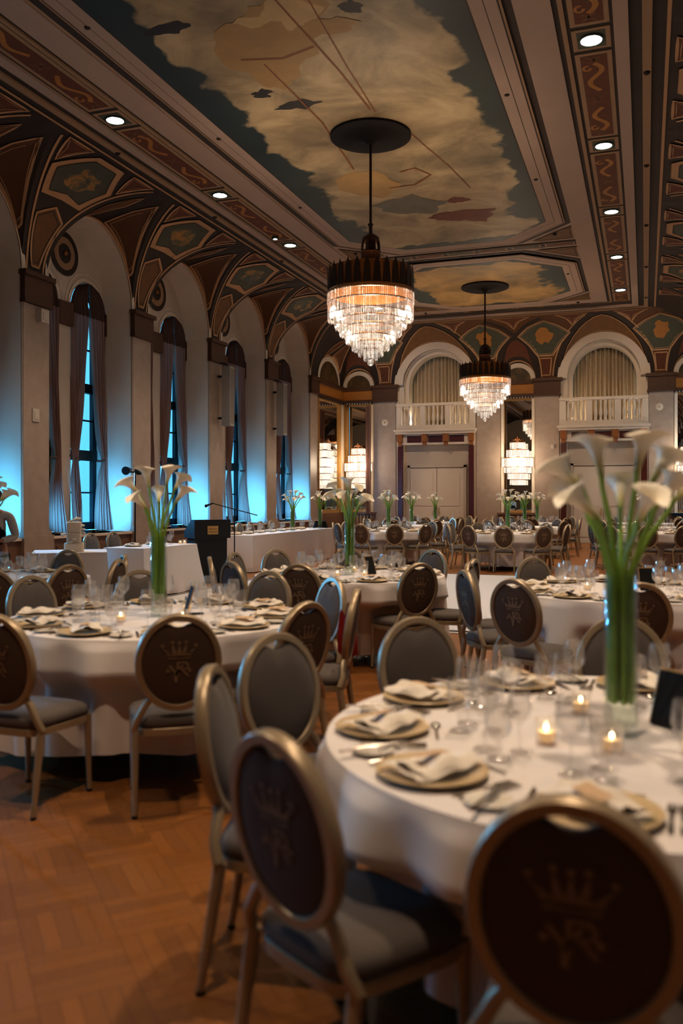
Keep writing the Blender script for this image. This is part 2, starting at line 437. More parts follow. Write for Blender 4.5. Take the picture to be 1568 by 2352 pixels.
def vault(name, W, bays, ends, side):
    Fc = cove(W); mb = MB(); mb.use('dark_rib' if side else 'dark_web')
    lo, hi = min(ends[0], ends[-1]), max(ends[0], ends[-1])
    ps = [lo + (hi - lo) * i / 420 for i in range(421)]
    NT_ = 14; cols = []
    for p in ps:
        a, b = tg(p, bays), tmax(p, ends[1:] if side else ends)
        b = max(a, b); cols.append([Fc(p, a + (b - a) * j / NT_) for j in range(NT_ + 1)])
    base = len(mb.v)
    for c in cols: mb.pts(c)
    for i in range(len(ps) - 1):
        for j in range(NT_):
            k = base + i * (NT_ + 1) + j
            mb.face((k, k + 1, k + NT_ + 2, k + NT_ + 1))
    for pc, a, tc, hw in bays:            # the webs of the cross vaults over the arches
        def Fw(s, lam, pc=pc, a=a, tc=tc, hw=hw):
            t = math.asin(math.sin(tc) * min(1, abs(math.sin(s))))
            zg = ZS + CH * math.sin(t); zw = ZS + hw * math.sin(s)
            return W(pc - a * math.cos(s), CD * (1 - math.cos(t)) * lam, zw + (zg - zw) * lam)
        mb.use('dark_rib'); mb.grid(lambda u, v: Fw(u * PI, v), 36, 8)
        if a > 1.:
            for sg in (0, 1):
                S = lambda d: R(d) if sg == 0 else PI - R(d)
                poly = [(S(26), .16), (S(40), .13), (S(60), .1), (S(80), .08), (S(84), .5), (S(80), .86), (S(62), .84), (S(42), .78), (S(27), .62)]
                if not side and a > 1.3:
                    if sg: continue
                    one = [(R(q), l) for q, l in ((22, .25), (36, .13), (60, .1), (90, .1), (120, .1), (144, .13), (158, .25), (143, .72), (120, .82), (90, .86), (60, .82), (37, .72))]
                    patch(mb, Fw, one, .012, 'ochre_panel', 1.2); ribbon(mb, Fw, one, .045, .018, 'cream_line', 1.2, closed=True)
                elif side or a > 1.3:
                    patch(mb, Fw, poly, .012, 'dark_web', 1.2); ribbon(mb, Fw, poly, .045, .018, 'cream_line', 1.2, closed=True)
                    ribbon(mb, Fw, inset(poly, .09, 1.2), .015, .02, 'cream_line', 1.2, closed=True)
            path = [(R(d), .03) for d in range(4, 178, 6)]
            ribbon(mb, Fw, path, .07, .012, 'cream_line', 1.2)
        else:
            ribbon(mb, Fw, [(R(d), .08) for d in range(6, 176, 6)], .06, .012, 'cream_line', 1.2)
            patch(mb, Fw, [(R(35), .3), (R(90), .25), (R(145), .3), (R(125), .82), (R(90), .86), (R(55), .82)], .012, 'red_panel', 1.)
    rnd = random.Random(3)
    if side:
        for py in PIERS:
            if py < 2 or py > 28: continue
            def gp(sgn, d, m): # a point on the groin at parameter d, pulled m metres towards the pier axis
                s = R(d); return (py + sgn * max(.05, .35 + 1.44 * (1 - math.cos(s)) - m), s)
            last = py > 27
            for sgn in (-1, 1):
                if last and sgn > 0: continue
                ribbon(mb, Fc, [gp(sgn, d, .12 + .0008 * d) for d in range(2, 86, 4)], .05, .012, 'cream_line')
                tri = [gp(sgn, 66, .3), gp(sgn, 75, .32), gp(sgn, 84, .36), (py + sgn * .62, R(84))]
                patch(mb, Fc, tri, .012, 'red_panel'); ribbon(mb, Fc, tri, .045, .018, 'cream_line', closed=True)
                ribbon(mb, Fc, inset(tri, .09), .014, .02, 'cream_line', closed=True)
            if last: continue
            low = [(py - .1, R(5)), (py + .1, R(5)), gp(1, 34, .24), (py, R(41)), gp(-1, 34, .24)]
            patch(mb, Fc, low, .012, 'ochre_panel'); ribbon(mb, Fc, low, .045, .018, 'cream_line', closed=True)
            ribbon(mb, Fc, inset(low, .08), .016, .02, 'dark_line', closed=True)
            hx = [(py - .38, R(83)), (py + .38, R(83)), gp(1, 63, .26), gp(1, 45, .22), (py, R(46)), gp(-1, 45, .22), gp(-1, 63, .26)]
            patch(mb, Fc, hx, .012, 'cream_line')
            h2 = inset(hx, .17); patch(mb, Fc, h2, .018, 'teal_paint'); ribbon(mb, Fc, h2, .022, .022, 'dark_line', closed=True)
            patch(mb, Fc, blob(py, R(63), .42, R(8), rnd), .021, 'figure')
            ribbon(mb, Fc, hx, .02, .019, 'dark_line', closed=True)
        ribbon(mb, Fc, [(max(lo, YF), R(87.5)), (YB - CD, R(87.5))], .05, .014, 'cream_line', step=.5)
    else:
        for pc, a, tc, hw in bays:            # dark ribs with cream edges along the groins
            for sg in (-1, 1):
                def gr(d, m): s = R(d); return (pc + sg * ((a) * math.cos(s) + m), math.asin(math.sin(tc) * math.sin(s)))
                lim = 88 if a > 1 else 86
                ribbon(mb, Fc, [gr(d, .10) for d in range(2, lim, 4)], .2, .008, 'dark_rib')
                ribbon(mb, Fc, [gr(d, .215) for d in range(3, lim - 8, 4)], .04, .012, 'cream_line')
                if a < 1: ribbon(mb, Fc, [(pc + sg * (.1 - .2 * q), R(50 + 3 * q)) for q in (0, .5, 1)] + [(pc - sg * (.1 + .85 * q), R(53 + 25 * q ** .8)) for q in (.3, .6, 1)], .16, .009, 'dark_rib')
        gaps = [(-9.02, .42), (-5.25, .38), (-3.23, .38), (.5, .36)]
        for k, (xp, hwid) in enumerate(gaps):
            dirn = 1 if k in (0, 2) else -1        # big arch lies on this side
            nx = [b for b in bays if b[1] < 1][[0, 1, 1, 2][k]][0]
            bx = xp + dirn * 1.02
            kite = [(xp + q * dirn, R(t)) for q, t in ((.05, 72), (-.5, 61.5), (-.86, 49), (-.54, 38), (-.26, 25), (.26, 25), (.53, 38), (.86, 51), (.5, 62))]
            ctr = (xp, R(49))
            patch(mb, Fc, kite, .012, 'teal_paint'); ribbon(mb, Fc, kite, .05, .018, 'cream_line', closed=True)
            ribbon(mb, Fc, inset(kite, .07), .014, .02, 'cream_line', closed=True)
            patch(mb, Fc, blob(ctr[0], ctr[1], .26, R(11), rnd), .022, 'gold_paint')
            low = [(xp - .14, R(4)), (xp + .14, R(4)), (xp + .2, R(22)), (xp - .2, R(22))]
            patch(mb, Fc, low, .012, 'red_panel'); ribbon(mb, Fc, low, .04, .018, 'cream_line', closed=True)
        for xv, hw2 in ((-4.19, .62), (-6.22, .52), (-8.06, .52), (-2.26, .52), (-.42, .52)):   # hanging V panels along the top
            v = [(xv - hw2, R(84)), (xv + hw2, R(84)), (xv + hw2 * .3, R(72)), (xv, R(60)), (xv - hw2 * .3, R(72))]
            patch(mb, Fc, v, .012, 'red_panel'); ribbon(mb, Fc, v, .045, .018, 'cream_line', closed=True)
            ribbon(mb, Fc, inset(v, .08), .014, .02, 'cream_line', closed=True)
        ribbon(mb, Fc, [(XL + CD, R(87.5)), (XR - CD, R(87.5))], .05, .014, 'cream_line', step=.5)
    return struct(mb.build(name, sharp=30))
vault('ceiling_vault_left', WL, BAYS_SIDE, (YF, YB), True)
vault('ceiling_vault_right', WR, BAYS_SIDE, (YF, YB), True)
vault('ceiling_vault_back', WB, BAYS_BACK, (XL, XR), False)

def arch_loop(pc, a, z0, z1, hw, n=28, down=True):
    """outline of an arched opening: z0 foot, z1 springing, hw rise"""
    lp = [(pc - a, z0), (pc + a, z0), (pc + a, z1)]
    lp += [(pc + a * math.cos(PI * i / n), z1 + hw * math.sin(PI * i / n)) for i in range(1, n)]
    return lp + [(pc - a, z1)]
def reveal(mb, W, loop, d0, d1):
    n = len(loop)
    for i in range(n):
        p, q = loop[i], loop[(i + 1) % n]
        mb.poly([W(p[0], d0, p[1]), W(q[0], d0, q[1]), W(q[0], d1, q[1]), W(p[0], d1, p[1])])
def ring(mb, W, pc, a0, a1, z1, h0, h1, d, n=32, legs=None):
    """flat archivolt between two arches, at distance d in front of the wall"""
    for i in range(n):
        g, h = PI * i / n, PI * (i + 1) / n
        mb.poly([W(pc + a0 * math.cos(g), d, z1 + h0 * math.sin(g)), W(pc + a1 * math.cos(g), d, z1 + h1 * math.sin(g)),
                 W(pc + a1 * math.cos(h), d, z1 + h1 * math.sin(h)), W(pc + a0 * math.cos(h), d, z1 + h0 * math.sin(h))])
    if legs is not None:
        for s in (-1, 1): mb.poly([W(pc + s * a0, d, legs), W(pc + s * a1, d, legs), W(pc + s * a1, d, z1), W(pc + s * a0, d, z1)])

SILL = .79
LIGHTS = (-.80, .80)           # centre offsets of the two arched lights of a bay
LW, LZ = .57, 5.58             # half width and springing of a light
def side_wall(name, W, glazed):
    mb = MB(); mb.use('plaster')
    loops = [[(YF, 0), (YB, 0), (YB, 7.45), (YF, 7.45)]]
    for k, (pc, a, tc, hw) in enumerate(BAYS_SIDE):
        last = k == len(BAYS_SIDE) - 1
        loops.append(arch_loop(pc, a - .02, SILL if not last else 1.0, ZS, hw - .02) if not last else [(pc - a, 1.0), (pc + a, 1.0), (pc + a, 5.1), (pc - a, 5.1)])
    mb.holes(loops, lambda p, z: W(p, 0, z))
    mb.use('plaster_light')
    for k, (pc, a, tc, hw) in enumerate(BAYS_SIDE):
        if k == len(BAYS_SIDE) - 1: break
        reveal(mb, W, loops[k + 1], 0, -.7)
        ring(mb, W, pc, a - .03, a + .08, ZS, hw - .03, hw + .06, .03, legs=SILL)
        if glazed and k >= 1:
            lts = [arch_loop(pc + o, LW, SILL + .04, LZ, LW) for o in LIGHTS]
            mb.use('plaster'); mb.holes([[(pc - 1.5, SILL - .05), (pc + 1.5, SILL - .05), (pc + 1.5, 7.3), (pc - 1.5, 7.3)]] + lts, lambda p, z: W(p, -.7, z))
            mb.use('plaster_light')
            for lp in lts: reveal(mb, W, lp, -.7, -.95)
            for o in LIGHTS: ring(mb, W, pc + o, LW + .03, LW + .1, LZ, LW + .03, LW + .1, -.685); ring(mb, W, pc + o, LW + .18, LW + .2, LZ, LW + .18, LW + .2, -.69)
            mb.use('bronze_cap')
            for o, w in ((0, .23), (1.42, .06), (-1.42, .06)): mb.box(pc + o - w, pc + o + w, -.7, -.62, 5.12, 5.6, W)
            # roundel over the pair of lights
            for r0, r1, mt, d in ((.0, .10, 'dark_rib', -.66), (.10, .2, 'dark_line', -.665), (.2, .34, 'cream_warm', -.67), (.34, .46, 'dark_rib', -.675)):
                mb.use(mt)
                mb.grid(lambda u, v: W(pc + (r0 + (r1 - r0) * v) * math.cos(2 * PI * u), d, 6.6 + (r0 + (r1 - r0) * v) * math.sin(2 * PI * u)), 32, 1, True)
            mb.use('gold_paint'); mb.grid(lambda u, v: W(pc + .05 * math.cos(2 * PI * u) * math.cos(v * PI / 2), -.65 + .04 * math.sin(v * PI / 2), 6.6 + .05 * math.sin(2 * PI * u) * math.cos(v * PI / 2)), 14, 4, True)
            mb.use('plaster_light')
        else:
            mb.use('plaster'); mb.poly([W(pc - 1.5, -.7, 0), W(pc + 1.5, -.7, 0), W(pc + 1.5, -.7, 7.3), W(pc - 1.5, -.7, 7.3)]); mb.use('plaster_light')
    o = struct(mb.build(name))
    tr = MB()                                   # piers, capitals, plinths, wainscot
    for py in PIERS[1:]:
        tr.use('marble'); tr.box(py - .36, py + .36, 0, .05, .0, 5.12, W)
        tr.use('bronze_cap'); tr.box(py - .39, py + .39, 0, .11, 5.12, 5.58, W); tr.box(py - .43, py + .43, 0, .16, 5.58, 5.67, W); tr.box(py - .4, py + .4, 0, .13, 5.08, 5.14, W)
        tr.use('marble'); tr.box(py - .42, py + .42, 0, .12, 0, .82, W); tr.box(py - .39, py + .39, 0, .09, .82, .9, W)
    for k in range(len(PIERS) - 1):
        a, b = PIERS[k] + .43, PIERS[k + 1] - .43
        tr.use('wood_brown'); tr.box(a, b, 0, .04, 0, SILL - .05, W); tr.box(a + .15, b - .15, .04, .06, .14, .6, W)
        tr.use('plaster_light'); tr.box(a, b, -.69, .08, SILL - .05, SILL, W)
    pc, a = 29.12, 1.17                         # mirror bay in the corner: cornice, dentils, painted lunette
    tr.use('bronze_cap'); tr.box(27.96, YB, 0, .14, 5.5, 5.66, W); tr.box(27.96, YB, 0, .1, 5.06, 5.16, W)
    tr.use('gold_paint'); tr.box(27.96, YB, 0, .07, 5.16, 5.5, W)
    tr.use('dark_line')
    for i in range(24): tr.box(27.99 + i * .108, 28.05 + i * .108, .1, .13, 5.0, 5.07, W)
    tr.use('wood_brown'); tr.box(27.96, YB, 0, .1, 0, 1.0, W)
    tr.use('lunette'); tr.poly([W(p, .02, z) for p, z in arch_loop(pc, a, ZS, ZS + .01, .93)])
    tr.use('plaster_light'); ring(tr, W, pc, a - .2, a - .02, ZS, .76, .93, .04)
    struct(tr.build('trim_1' if glazed else 'trim_2'))
side_wall('wall_left', WL, True)
side_wall('wall_right', WR, False)

# windows
def windows():
    n = 0
    for k, (pc, a, tc, hw) in enumerate(BAYS_SIDE[1:-1]):
        for o in LIGHTS:
            n += 1; p0 = pc + o
            fr = MB(); fr.use('window_black'); X0, X1 = XL - .95, XL - .86
            fr.box(X0, X1, p0 - LW, p0 - LW + .11, SILL + .04, LZ); fr.box(X0, X1, p0 + LW - .13, p0 + LW, SILL + .04, LZ)
            fr.box(X0, X1, p0 - LW, p0 + LW, SILL + .04, SILL + .2)
            for z, h in ((2.34, .11), (3.82, .1), (LZ - .02, .06)): fr.box(X0 - .02, X1 + .02, p0 - LW, p0 + LW, z, z + 2 * h)
            for z in (1.62, 3.2, 4.75): fr.box(X0 + .03, X1 - .02, p0 - LW, p0 + LW, z, z + .035)
            fr.box(X0 + .03, X1 - .02, p0 - .02, p0 + .02, LZ, LZ + LW)
            f = struct(fr.build('window_%d' % n))
            ar = MB(); ar.use('window_black')
            def W2(p, d, z): return Vector((X0 + d, p, z))
            for d in (0., .09): ring(ar, W2, p0, LW - .09, LW, LZ, LW - .09, LW, d)
            ar.build('arch_frame', f)
            pn = MB(); pn.use('pane'); pn.poly([(XL - .91, p, z) for p, z in arch_loop(p0, LW, SILL + .1, LZ, LW)])
            pn.build('pane', f)
            if k >= 0:
                L = bpy.data.lights.new('sky_portal', 'AREA'); L.shape = 'RECTANGLE'; L.size = 5.3; L.size_y = 1.1
                lo = bpy.data.objects.new('sky_portal', L); C.objects.link(lo); lo.location = (XL - 1.05, p0, 3.5)
                lo.rotation_euler = (0, -PI / 2, 0); L.cycles.is_portal = True
windows()

# back wall
def back_wall():
    mb = MB(); mb.use('plaster'); loops = [[(XL, 0), (XR, 0), (XR, 7.45), (XL, 7.45)]]
    for pc, a, tc, hw in BAYS_BACK:
        if a > 1: loops.append(arch_loop(pc, a - .02, 4.0, ZS, hw - .02)); loops.append([(pc - 1.2, 0), (pc + 1.2, 0), (pc + 1.2, 3.46), (pc - 1.2, 3.46)])
        else: loops.append([(pc - a, 1.), (pc + a, 1.), (pc + a, 5.06), (pc - a, 5.06)])
    mb.holes(loops, lambda p, z: WB(p, 0, z))
    i = 1; doorn = 0
    for pc, a, tc, hw in BAYS_BACK:
        if a > 1:
            up, dn = loops[i], loops[i + 1]; i += 2
            mb.use('plaster_light'); mb.use('plaster_light')
            ring(mb, WB, pc, a - .26, a + .06, ZS, hw - .26, hw + .04, .05); 
            reveal(mb, WB, up, .05, -.12)
            for (r0, r1, d0, d1) in ((.02, .26, -.12, -.12), (.26, .26, -.12, -.3), (.26, .4, -.3, -.3), (.4, .4, -.3, -.8)):
                mb.grid(lambda u, v: WB(pc + (a - r0 - (r1 - r0) * v) * math.cos(u * PI), d0 + (d1 - d0) * v, ZS + (hw - r0 - (r1 - r0) * v) * math.sin(u * PI)), 32, 1)
                for s in (-1, 1): mb.grid(lambda u, v: WB(pc + s * (a - r0 - (r1 - r0) * v), d0 + (d1 - d0) * v, 4. + (ZS - 4.) * u), 1, 1)
            mb.use('plaster'); mb.box(pc - 1.6, pc + 1.6, -2.0, 0., 3.9, 4.0, WB); mb.poly([WB(pc + x, -1.6, z) for x, z in ((-1.6, 4), (1.6, 4), (1.6, 7.3), (-1.6, 7.3))])
            mb.use('plaster_light'); reveal(mb, WB, dn, 0, -.2)
            mb.use('plaster'); mb.poly([WB(pc + x, -.2, z) for x, z in ((-1.25, 0), (1.25, 0), (1.25, 3.6), (-1.25, 3.6))])
        else:
            lp = loops[i]; i += 1
            mb.use('gold_frame'); reveal(mb, WB, lp, 0, -.3)
    struct(mb.build('wall_back'))
    tr = MB()
    for p0, p1 in ((-9.43, -8.59), (-5.63, -4.79), (-3.59, -2.78), (.12, .89)):
        tr.use('marble'); tr.box(p0, p1, 0, .08, 0, 5.1, WB)
        tr.use('bronze_cap'); tr.box(p0 - .04, p1 + .04, 0, .15, 5.1, 5.56, WB); tr.box(p0 - .1, p1 + .1, 0, .22, 5.56, 5.66, WB); tr.box(p0 - .06, p1 + .06, 0, .17, 5.06, 5.12, WB)
        tr.use('plaster_light'); tr.box(p0 - .12, p0 - .02, 0, .05, 0, 5.06, WB); tr.box(p1 + .02, p1 + .12, 0, .05, 0, 5.06, WB)
        tr.use('wood_brown'); tr.box(p0 - .03, p1 + .03, 0, .12, 0, .25, WB)
    for pc, a, tc, hw in BAYS_BACK:
        if a < 1:
            tr.use('bronze_cap'); tr.box(pc - a - .1, pc + a + .1, 0, .13, 5.5, 5.64, WB); tr.box(pc - a - .1, pc + a + .1, 0, .1, 5.06, 5.16, WB)
            tr.use('gold_paint'); tr.box(pc - a - .1, pc + a + .1, 0, .06, 5.16, 5.5, WB)
            tr.use('dark_line')
            for k in range(12): tr.box(pc - a + k * .1, pc - a + .055 + k * .1, .1, .13, 5.0, 5.07, WB)
            tr.use('lunette'); tr.poly([WB(p, .02, z) for p, z in arch_loop(pc, a, ZS, ZS + .01, .58)])
            tr.use('plaster_light'); ring(tr, WB, pc, a - .15, a, ZS, .43, .58, .05)
            tr.use('wood_brown'); tr.box(pc - a - .05, pc + a + .05, 0, .16, 0, .95, WB); tr.box(pc - a - .1, pc + a + .1, 0, .2, .95, 1.02, WB)
            tr.use('gold_frame')
            for k in range(9): tr.box(pc - a + .06 + k * .13, pc - a + .1 + k * .13, .16, .19, .3, .9, WB)
        else:
            tr.use('plaster_light')              # door surround: cornice, frieze, brackets
            tr.box(pc - 1.5, pc + 1.5, 0, .34, 3.93, 4.0, WB); tr.box(pc - 1.46, pc + 1.46, 0, .26, 3.84, 3.93, WB); tr.box(pc - 1.42, pc + 1.42, 0, .1, 3.46, 3.84, WB)
            tr.use('red_marble')
            for k in (-1, 0, 1): tr.box(pc + k * .78 - .26, pc + k * .78 + .26, .1, .12, 3.54, 3.78, WB)
            for s in (-1, 1): tr.box(pc + s * 1.3 - .09, pc + s * 1.3 + .09, 0, .14, 0, 3.4, WB)
            tr.use('bracket')
            for k in (-1.3, -.39, .39, 1.3): tr.box(pc + k - .1, pc + k + .1, .1, .22, 3.56, 3.84, WB); tr.box(pc + k - .07, pc + k + .07, .1, .17, 3.42, 3.56, WB)
    struct(tr.build('trim_3'))
    n = 0
    for pc, a, tc, hw in BAYS_BACK:
        if a < 1: continue
        n += 1
        d = MB(); d.use('plaster_light')
        for s in (-1, 1):
            x0, x1 = sorted((pc + s * .01, pc + s * .98))
            d.box(x0, x1, -.19, -.13, .0, 2.62, WB)
            for z0, z1 in ((.2, 1.1), (1.25, 2.45)): d.box(x0 + .14, x1 - .14, -.13, -.115, z0, z1, WB)
        d.use('plaster'); d.box(pc - 1.08, pc - .99, -.19, -.09, 0, 2.72, WB); d.box(pc + .99, pc + 1.08, -.19, -.09, 0, 2.72, WB); d.box(pc - 1.08, pc + 1.08, -.19, -.09, 2.64, 2.76, WB)
        do = struct(d.build('door_%d' % n))
        h = MB(); h.use('gold_frame')
        for s in (-1, 1): h.box(pc + s * .08 - .012, pc + s * .08 + .012, -.115, -.07, .95, 1.2, WB)
        h.build('door_handle', do)
        # balustrade of the balcony over the door
        bl = MB(); bl.use('plaster_light')
        bl.box(pc - 1.44, pc + 1.44, .0, .2, 4.86, 4.95, WB); bl.box(pc - 1.44, pc + 1.44, .02, .18, 4.0, 4.16, WB)
        for x in (-1.34, -.46, .46, 1.34): bl.box(pc + x - .1, pc + x + .1, .04, .16, 4.16, 4.86, WB)
        bo = struct(bl.build('trim_%d' % (3 + n)))
        bal = MB(); bal.use('plaster_light')
        bal.lathe([(.045, 0), (.045, .05), (.028, .08), (.055, .22), (.05, .3), (.022, .5), (.03, .6), (.045, .65), (.045, .7)], 10)
        me = bal.mesh('baluster')
        for x in (-.9, 0, .9):
            for j in range(4): link('baluster', me, bo, WB(pc + x - .24 + j * .16, .1, 4.16))
        # pleated drape behind the balcony
        dr = MB(); dr.use('balcony_drape'); NB = 120
        def prof(u): return WB(pc - 1.3 + 2.6 * u, -.95 + .075 * math.sin(u * 2 * PI * 19 + 2 * math.sin(u * 9)) + .03 * math.sin(u * 2 * PI * 8.3), 0)
        def fn(u, v):
            p = prof(u); z = 4.0 + v * 3.15; return (p.x, p.y, z)
        dr.grid(fn, 240, 2)
        tag(dr.build('balcony_curtain'), 'beige pleated curtain behind the balcony over the %s double door' % ('left' if n == 1 else 'right'), 'curtain', 'balcony curtains')
back_wall()
# rear wall behind the camera
rw = MB(); rw.use('plaster'); rw.poly([(XL, YF, 0), (XR, YF, 0), (XR, YF, 7.5), (XL, YF, 7.5)]); struct(rw.build('wall_rear'))
fl = MB(); fl.use('floor'); fl.poly([(XL - .9, YF, 0), (XR + .9, YF, 0), (XR + .9, YB + 2, 0), (XL - .9, YB + 2, 0)]); struct(fl.build('floor'))
# dance floor
DX0, DX1, DY0, DY1 = -6.8, 1.2, 9.63, 16.9
df = MB(); df.use('dance')
df.box(DX0, DX1, DY0, DY1, .001, .018)
df.use('edge')
for a in ((DX0 - .05, DX0, DY0, DY1), (DX1, DX1 + .05, DY0, DY1), (DX0 - .05, DX1 + .05, DY0 - .05, DY0), (DX0 - .05, DX1 + .05, DY1, DY1 + .05)): df.box(a[0], a[1], a[2], a[3], .001, .022)
df.use('dance')
for a in ((DX0 - .12, DX0 - .05, DY0 - .12, DY1 + .12), (DX1 + .05, DX1 + .12, DY0 - .12, DY1 + .12), (DX0 - .05, DX1 + .05, DY0 - .12, DY0 - .05), (DX0 - .05, DX1 + .05, DY1 + .05, DY1 + .12)): df.box(a[0], a[1], a[2], a[3], .001, .012)
struct(df.build('floor_dance_area'))

# ------------------------------------------------------------------ ceiling
UE = 4.48
DLY = [15.3 + BAY * k for k in range(-4, 4)]
M['mural_a'] = mural_mat('mural_clouds', XC + .05, 13.5, 2.2, 6.5, False)
M['mural_b'] = mural_mat('mural_clouds_warm', XC + .05, 24.15, 2.2, 2.45, True)
def ceiling():
    mb = MB(); mb.use('ceil_back'); mb.poly([(XL - 1, YF, HC + .12), (XR + 1, YF, HC + .12), (XR + 1, YB + 2, HC + .12), (XL - 1, YB + 2, HC + .12)])
    YE = YB - CD
    def stripe(u0, u1, mat, z=0.):
        mb.use(mat)
        for s in (-1, 1):
            xs = sorted((XC + s * u0, XC + s * u1)); mb.box(xs[0], xs[1], YF, YE - (UE - max(u0, u1)), HC - z, HC + .1)
        mb.box(XC - u0, XC + u0, YE - (UE - u0), YE - (UE - u1), HC - z, HC + .1)
    for u0, u1, mt, z in ((0.0, 2.76, 'cream', .0), (2.76, 3.2, 'cream', .03), (3.2, 3.27, 'dark_line', .0), (3.27, 3.33, 'cream_warm', .03), (3.33, 3.9, 'dark_line', .0),
                          (3.9, 4.08, 'cream', .05), (4.08, 4.24, 'dark_line', .0), (4.24, 4.36, 'cream_warm', .04), (4.36, 4.5, 'dark_line', .0)):
        if u0 == 0: mb.use(mt); mb.box(XC - u1, XC + u1, YF, YE - (UE - u1), HC - z, HC + .1)
        else: stripe(u0, u1, mt, z)
    def rect(x0, x1, y0, y1, z, mat): mb.use(mat); mb.box(x0, x1, y0, y1, HC - z, HC + .02)
    def flat(path, w, z, mat, closed=False):
        Fl = lambda u, v: Vector((u, v, HC))
        ribbon(mb, Fl, path, w, z, mat, 1., .3, closed)
    for s in (-1, 1):
        for i, y in enumerate(DLY):
            xc = XC + s * 3.615
            rect(xc - .24, xc + .24, y - .27, y + .27, .012, 'cream_warm'); rect(xc - .18, xc + .18, y - .21, y + .21, .016, 'teal_paint')
            if i + 1 < len(DLY) or True:
                y0, y1 = y + .36, min(y + BAY - .36, YE - 1.1)
                if y1 - y0 < .8: continue
                rect(xc - .24, xc + .24, y0, y1, .012, 'cream_warm'); rect(xc - .175, xc + .175, y0 + .07, y1 - .07, .016, 'red_panel')
                n = 2
                for q in range(n):
                    yc = y0 + (y1 - y0) * (q + .5) / n; L = (y1 - y0) / n * .34; m = 1 if q == 0 else -1
                    pth = [(xc + .1 * math.sin(2.2 * PI * t) * (1 - .2 * t), yc + m * L * (1.1 * t - .55) * 1.6) for t in [k / 14 for k in range(15)]]
                    flat(pth, .075, .018, 'gold_paint')
                    flat([(xc - .1 + .05 * math.cos(a), yc - m * L * .62 + .07 * math.sin(a)) for a in [k * PI / 6 for k in range(11)]], .04, .018, 'gold_paint')
                for yc in (y0 + .2, (y0 + y1) / 2, y1 - .2):
                    for a in range(4): flat([(xc, yc), (xc + .12 * math.cos(a * PI / 2 + PI / 4), yc + .12 * math.sin(a * PI / 2 + PI / 4))], .035, .018, 'ochre_panel')
        for y in [15.3 + BAY * k + 1.1 for k in range(-3, 4)]:
            mb.use('dark_line')
            for u in (2.36, 4.30): mb.lathe([(.05, 0), (.035, -.03), (.0, -.045)], 8, (XC + s * u, y, HC - .04), cap=False)
    XM = XC + .05
    def octa(hx, y0, y1, c): return [(XM - hx + c, y0), (XM + hx - c, y0), (XM + hx, y0 + c), (XM + hx, y1 - c), (XM + hx - c, y1), (XM - hx + c, y1), (XM - hx, y1 - c), (XM - hx, y0 + c)]
    for (y0, y1, mt, c0) in ((7.0, 20.0, 'mural_a', 1.05), (21.75, 26.55, 'mural_b', 1.05)):
        for g, z, m2, c in ((.56, .012, 'dark_line', 1.25), (.40, .05, 'cream_warm', 1.2), (.37, .052, 'dark_line', 1.2), (.35, .054, 'cream', 1.18), (.2, .056, 'dark_line', 1.15), (.19, .058, 'cream', 1.15), (.02, .06, 'dark_line', 1.06), (0, .062, mt, 1.05)):
            mb.use(m2); hx, a0, a1 = 2.2 + g, y0 - g, y1 + g
            ps = octa(hx, a0, a1, c); b = mb.pts([(x, y, HC - z) for x, y in ps]); mb.face(range(b, b + 8))
        for sx in (-1, 1):
            for ye, sy in ((y0 - .56, -1), (y1 + .56, 1)):      # ochre triangles outside the cut corners
                xe = XM + sx * 2.76
                t = [(xe - sx * .06, ye - sy * .95), (xe - sx * .06, ye - sy * .06), (xe - sx * .98, ye - sy * .06)]
                mb.use('ochre_panel'); b = mb.pts([(x, y, HC - .02) for x, y in t]); mb.face(range(b, b + 3))
                flat(t, .05, .024, 'cream_warm', True); flat(inset(t, .1, 1.), .02, .026, 'dark_line', True)
    for yb in (20.86, 27.45):
        if yb < 27: rect(XM - 2.7, XM + 2.7, yb - .17, yb + .17, .02, 'dark_line')
        else: rect(XM - 3.1, XM + 3.1, yb - .12, yb + .12, .02, 'dark_line')
        for k in range(-3, 4):
            x = XM + k * .78
            rect(x - .34, x + .34, yb - .1, yb + .1, .026, 'cream_warm'); rect(x - .3, x + .3, yb - .07, yb + .07, .03, 'red_panel' if k % 2 else 'teal_paint')
    # painted figures in the clouds
    Fl = lambda u, v: Vector((u, v, HC - .062))
    rnd = random.Random(11)
    def fig(x, y, rx, ry, mat, j=.35): patch(mb, Fl, blob(x, y, rx, ry, rnd, j=j), .003 + rnd.random() * .002, mat, 1., .3)
    M.update(fig_red=pbr('drapery_red', '6a3220', .6, var=.4, scale=3), fig_blue=pbr('drapery_blue', '6a6656', .6, var=.3, scale=3), fig_tan=pbr('figure_tan', '9c7c4e', .6, var=.25, scale=2.5),
             fig_dark=pbr('figure_dark', '241f1c', .6, var=.3), fig_line=pbr('figure_line', '7a4a26', .6), fig_pale=pbr('figure_pale', 'b3976a', .6, var=.25, scale=2.5))
    fig(-3.62, 17.9, .62, .3, 'fig_red'); fig(-3.3, 18.1, .3, .35, 'fig_red'); fig(-4.5, 17.0, .62, .55, 'fig_blue')
    fig(-4.95, 15.6, .55, .7, 'fig_tan', .2); fig(-3.5, 17.0, .2, .16, 'fig_red')
    fig(-4.75, 10.5, .6, .75, 'fig_tan', .3); fig(-4.2, 9.9, .55, .55, 'fig_tan', .3); fig(-4.7, 10.2, .4, .5, 'fig_pale', .3); fig(-4.1, 9.8, .34, .36, 'fig_pale', .3); fig(-4.95, 11.1, .22, .5, 'fig_tan', .3); fig(-3.7, 10.2, .3, .2, 'fig_tan', .4)
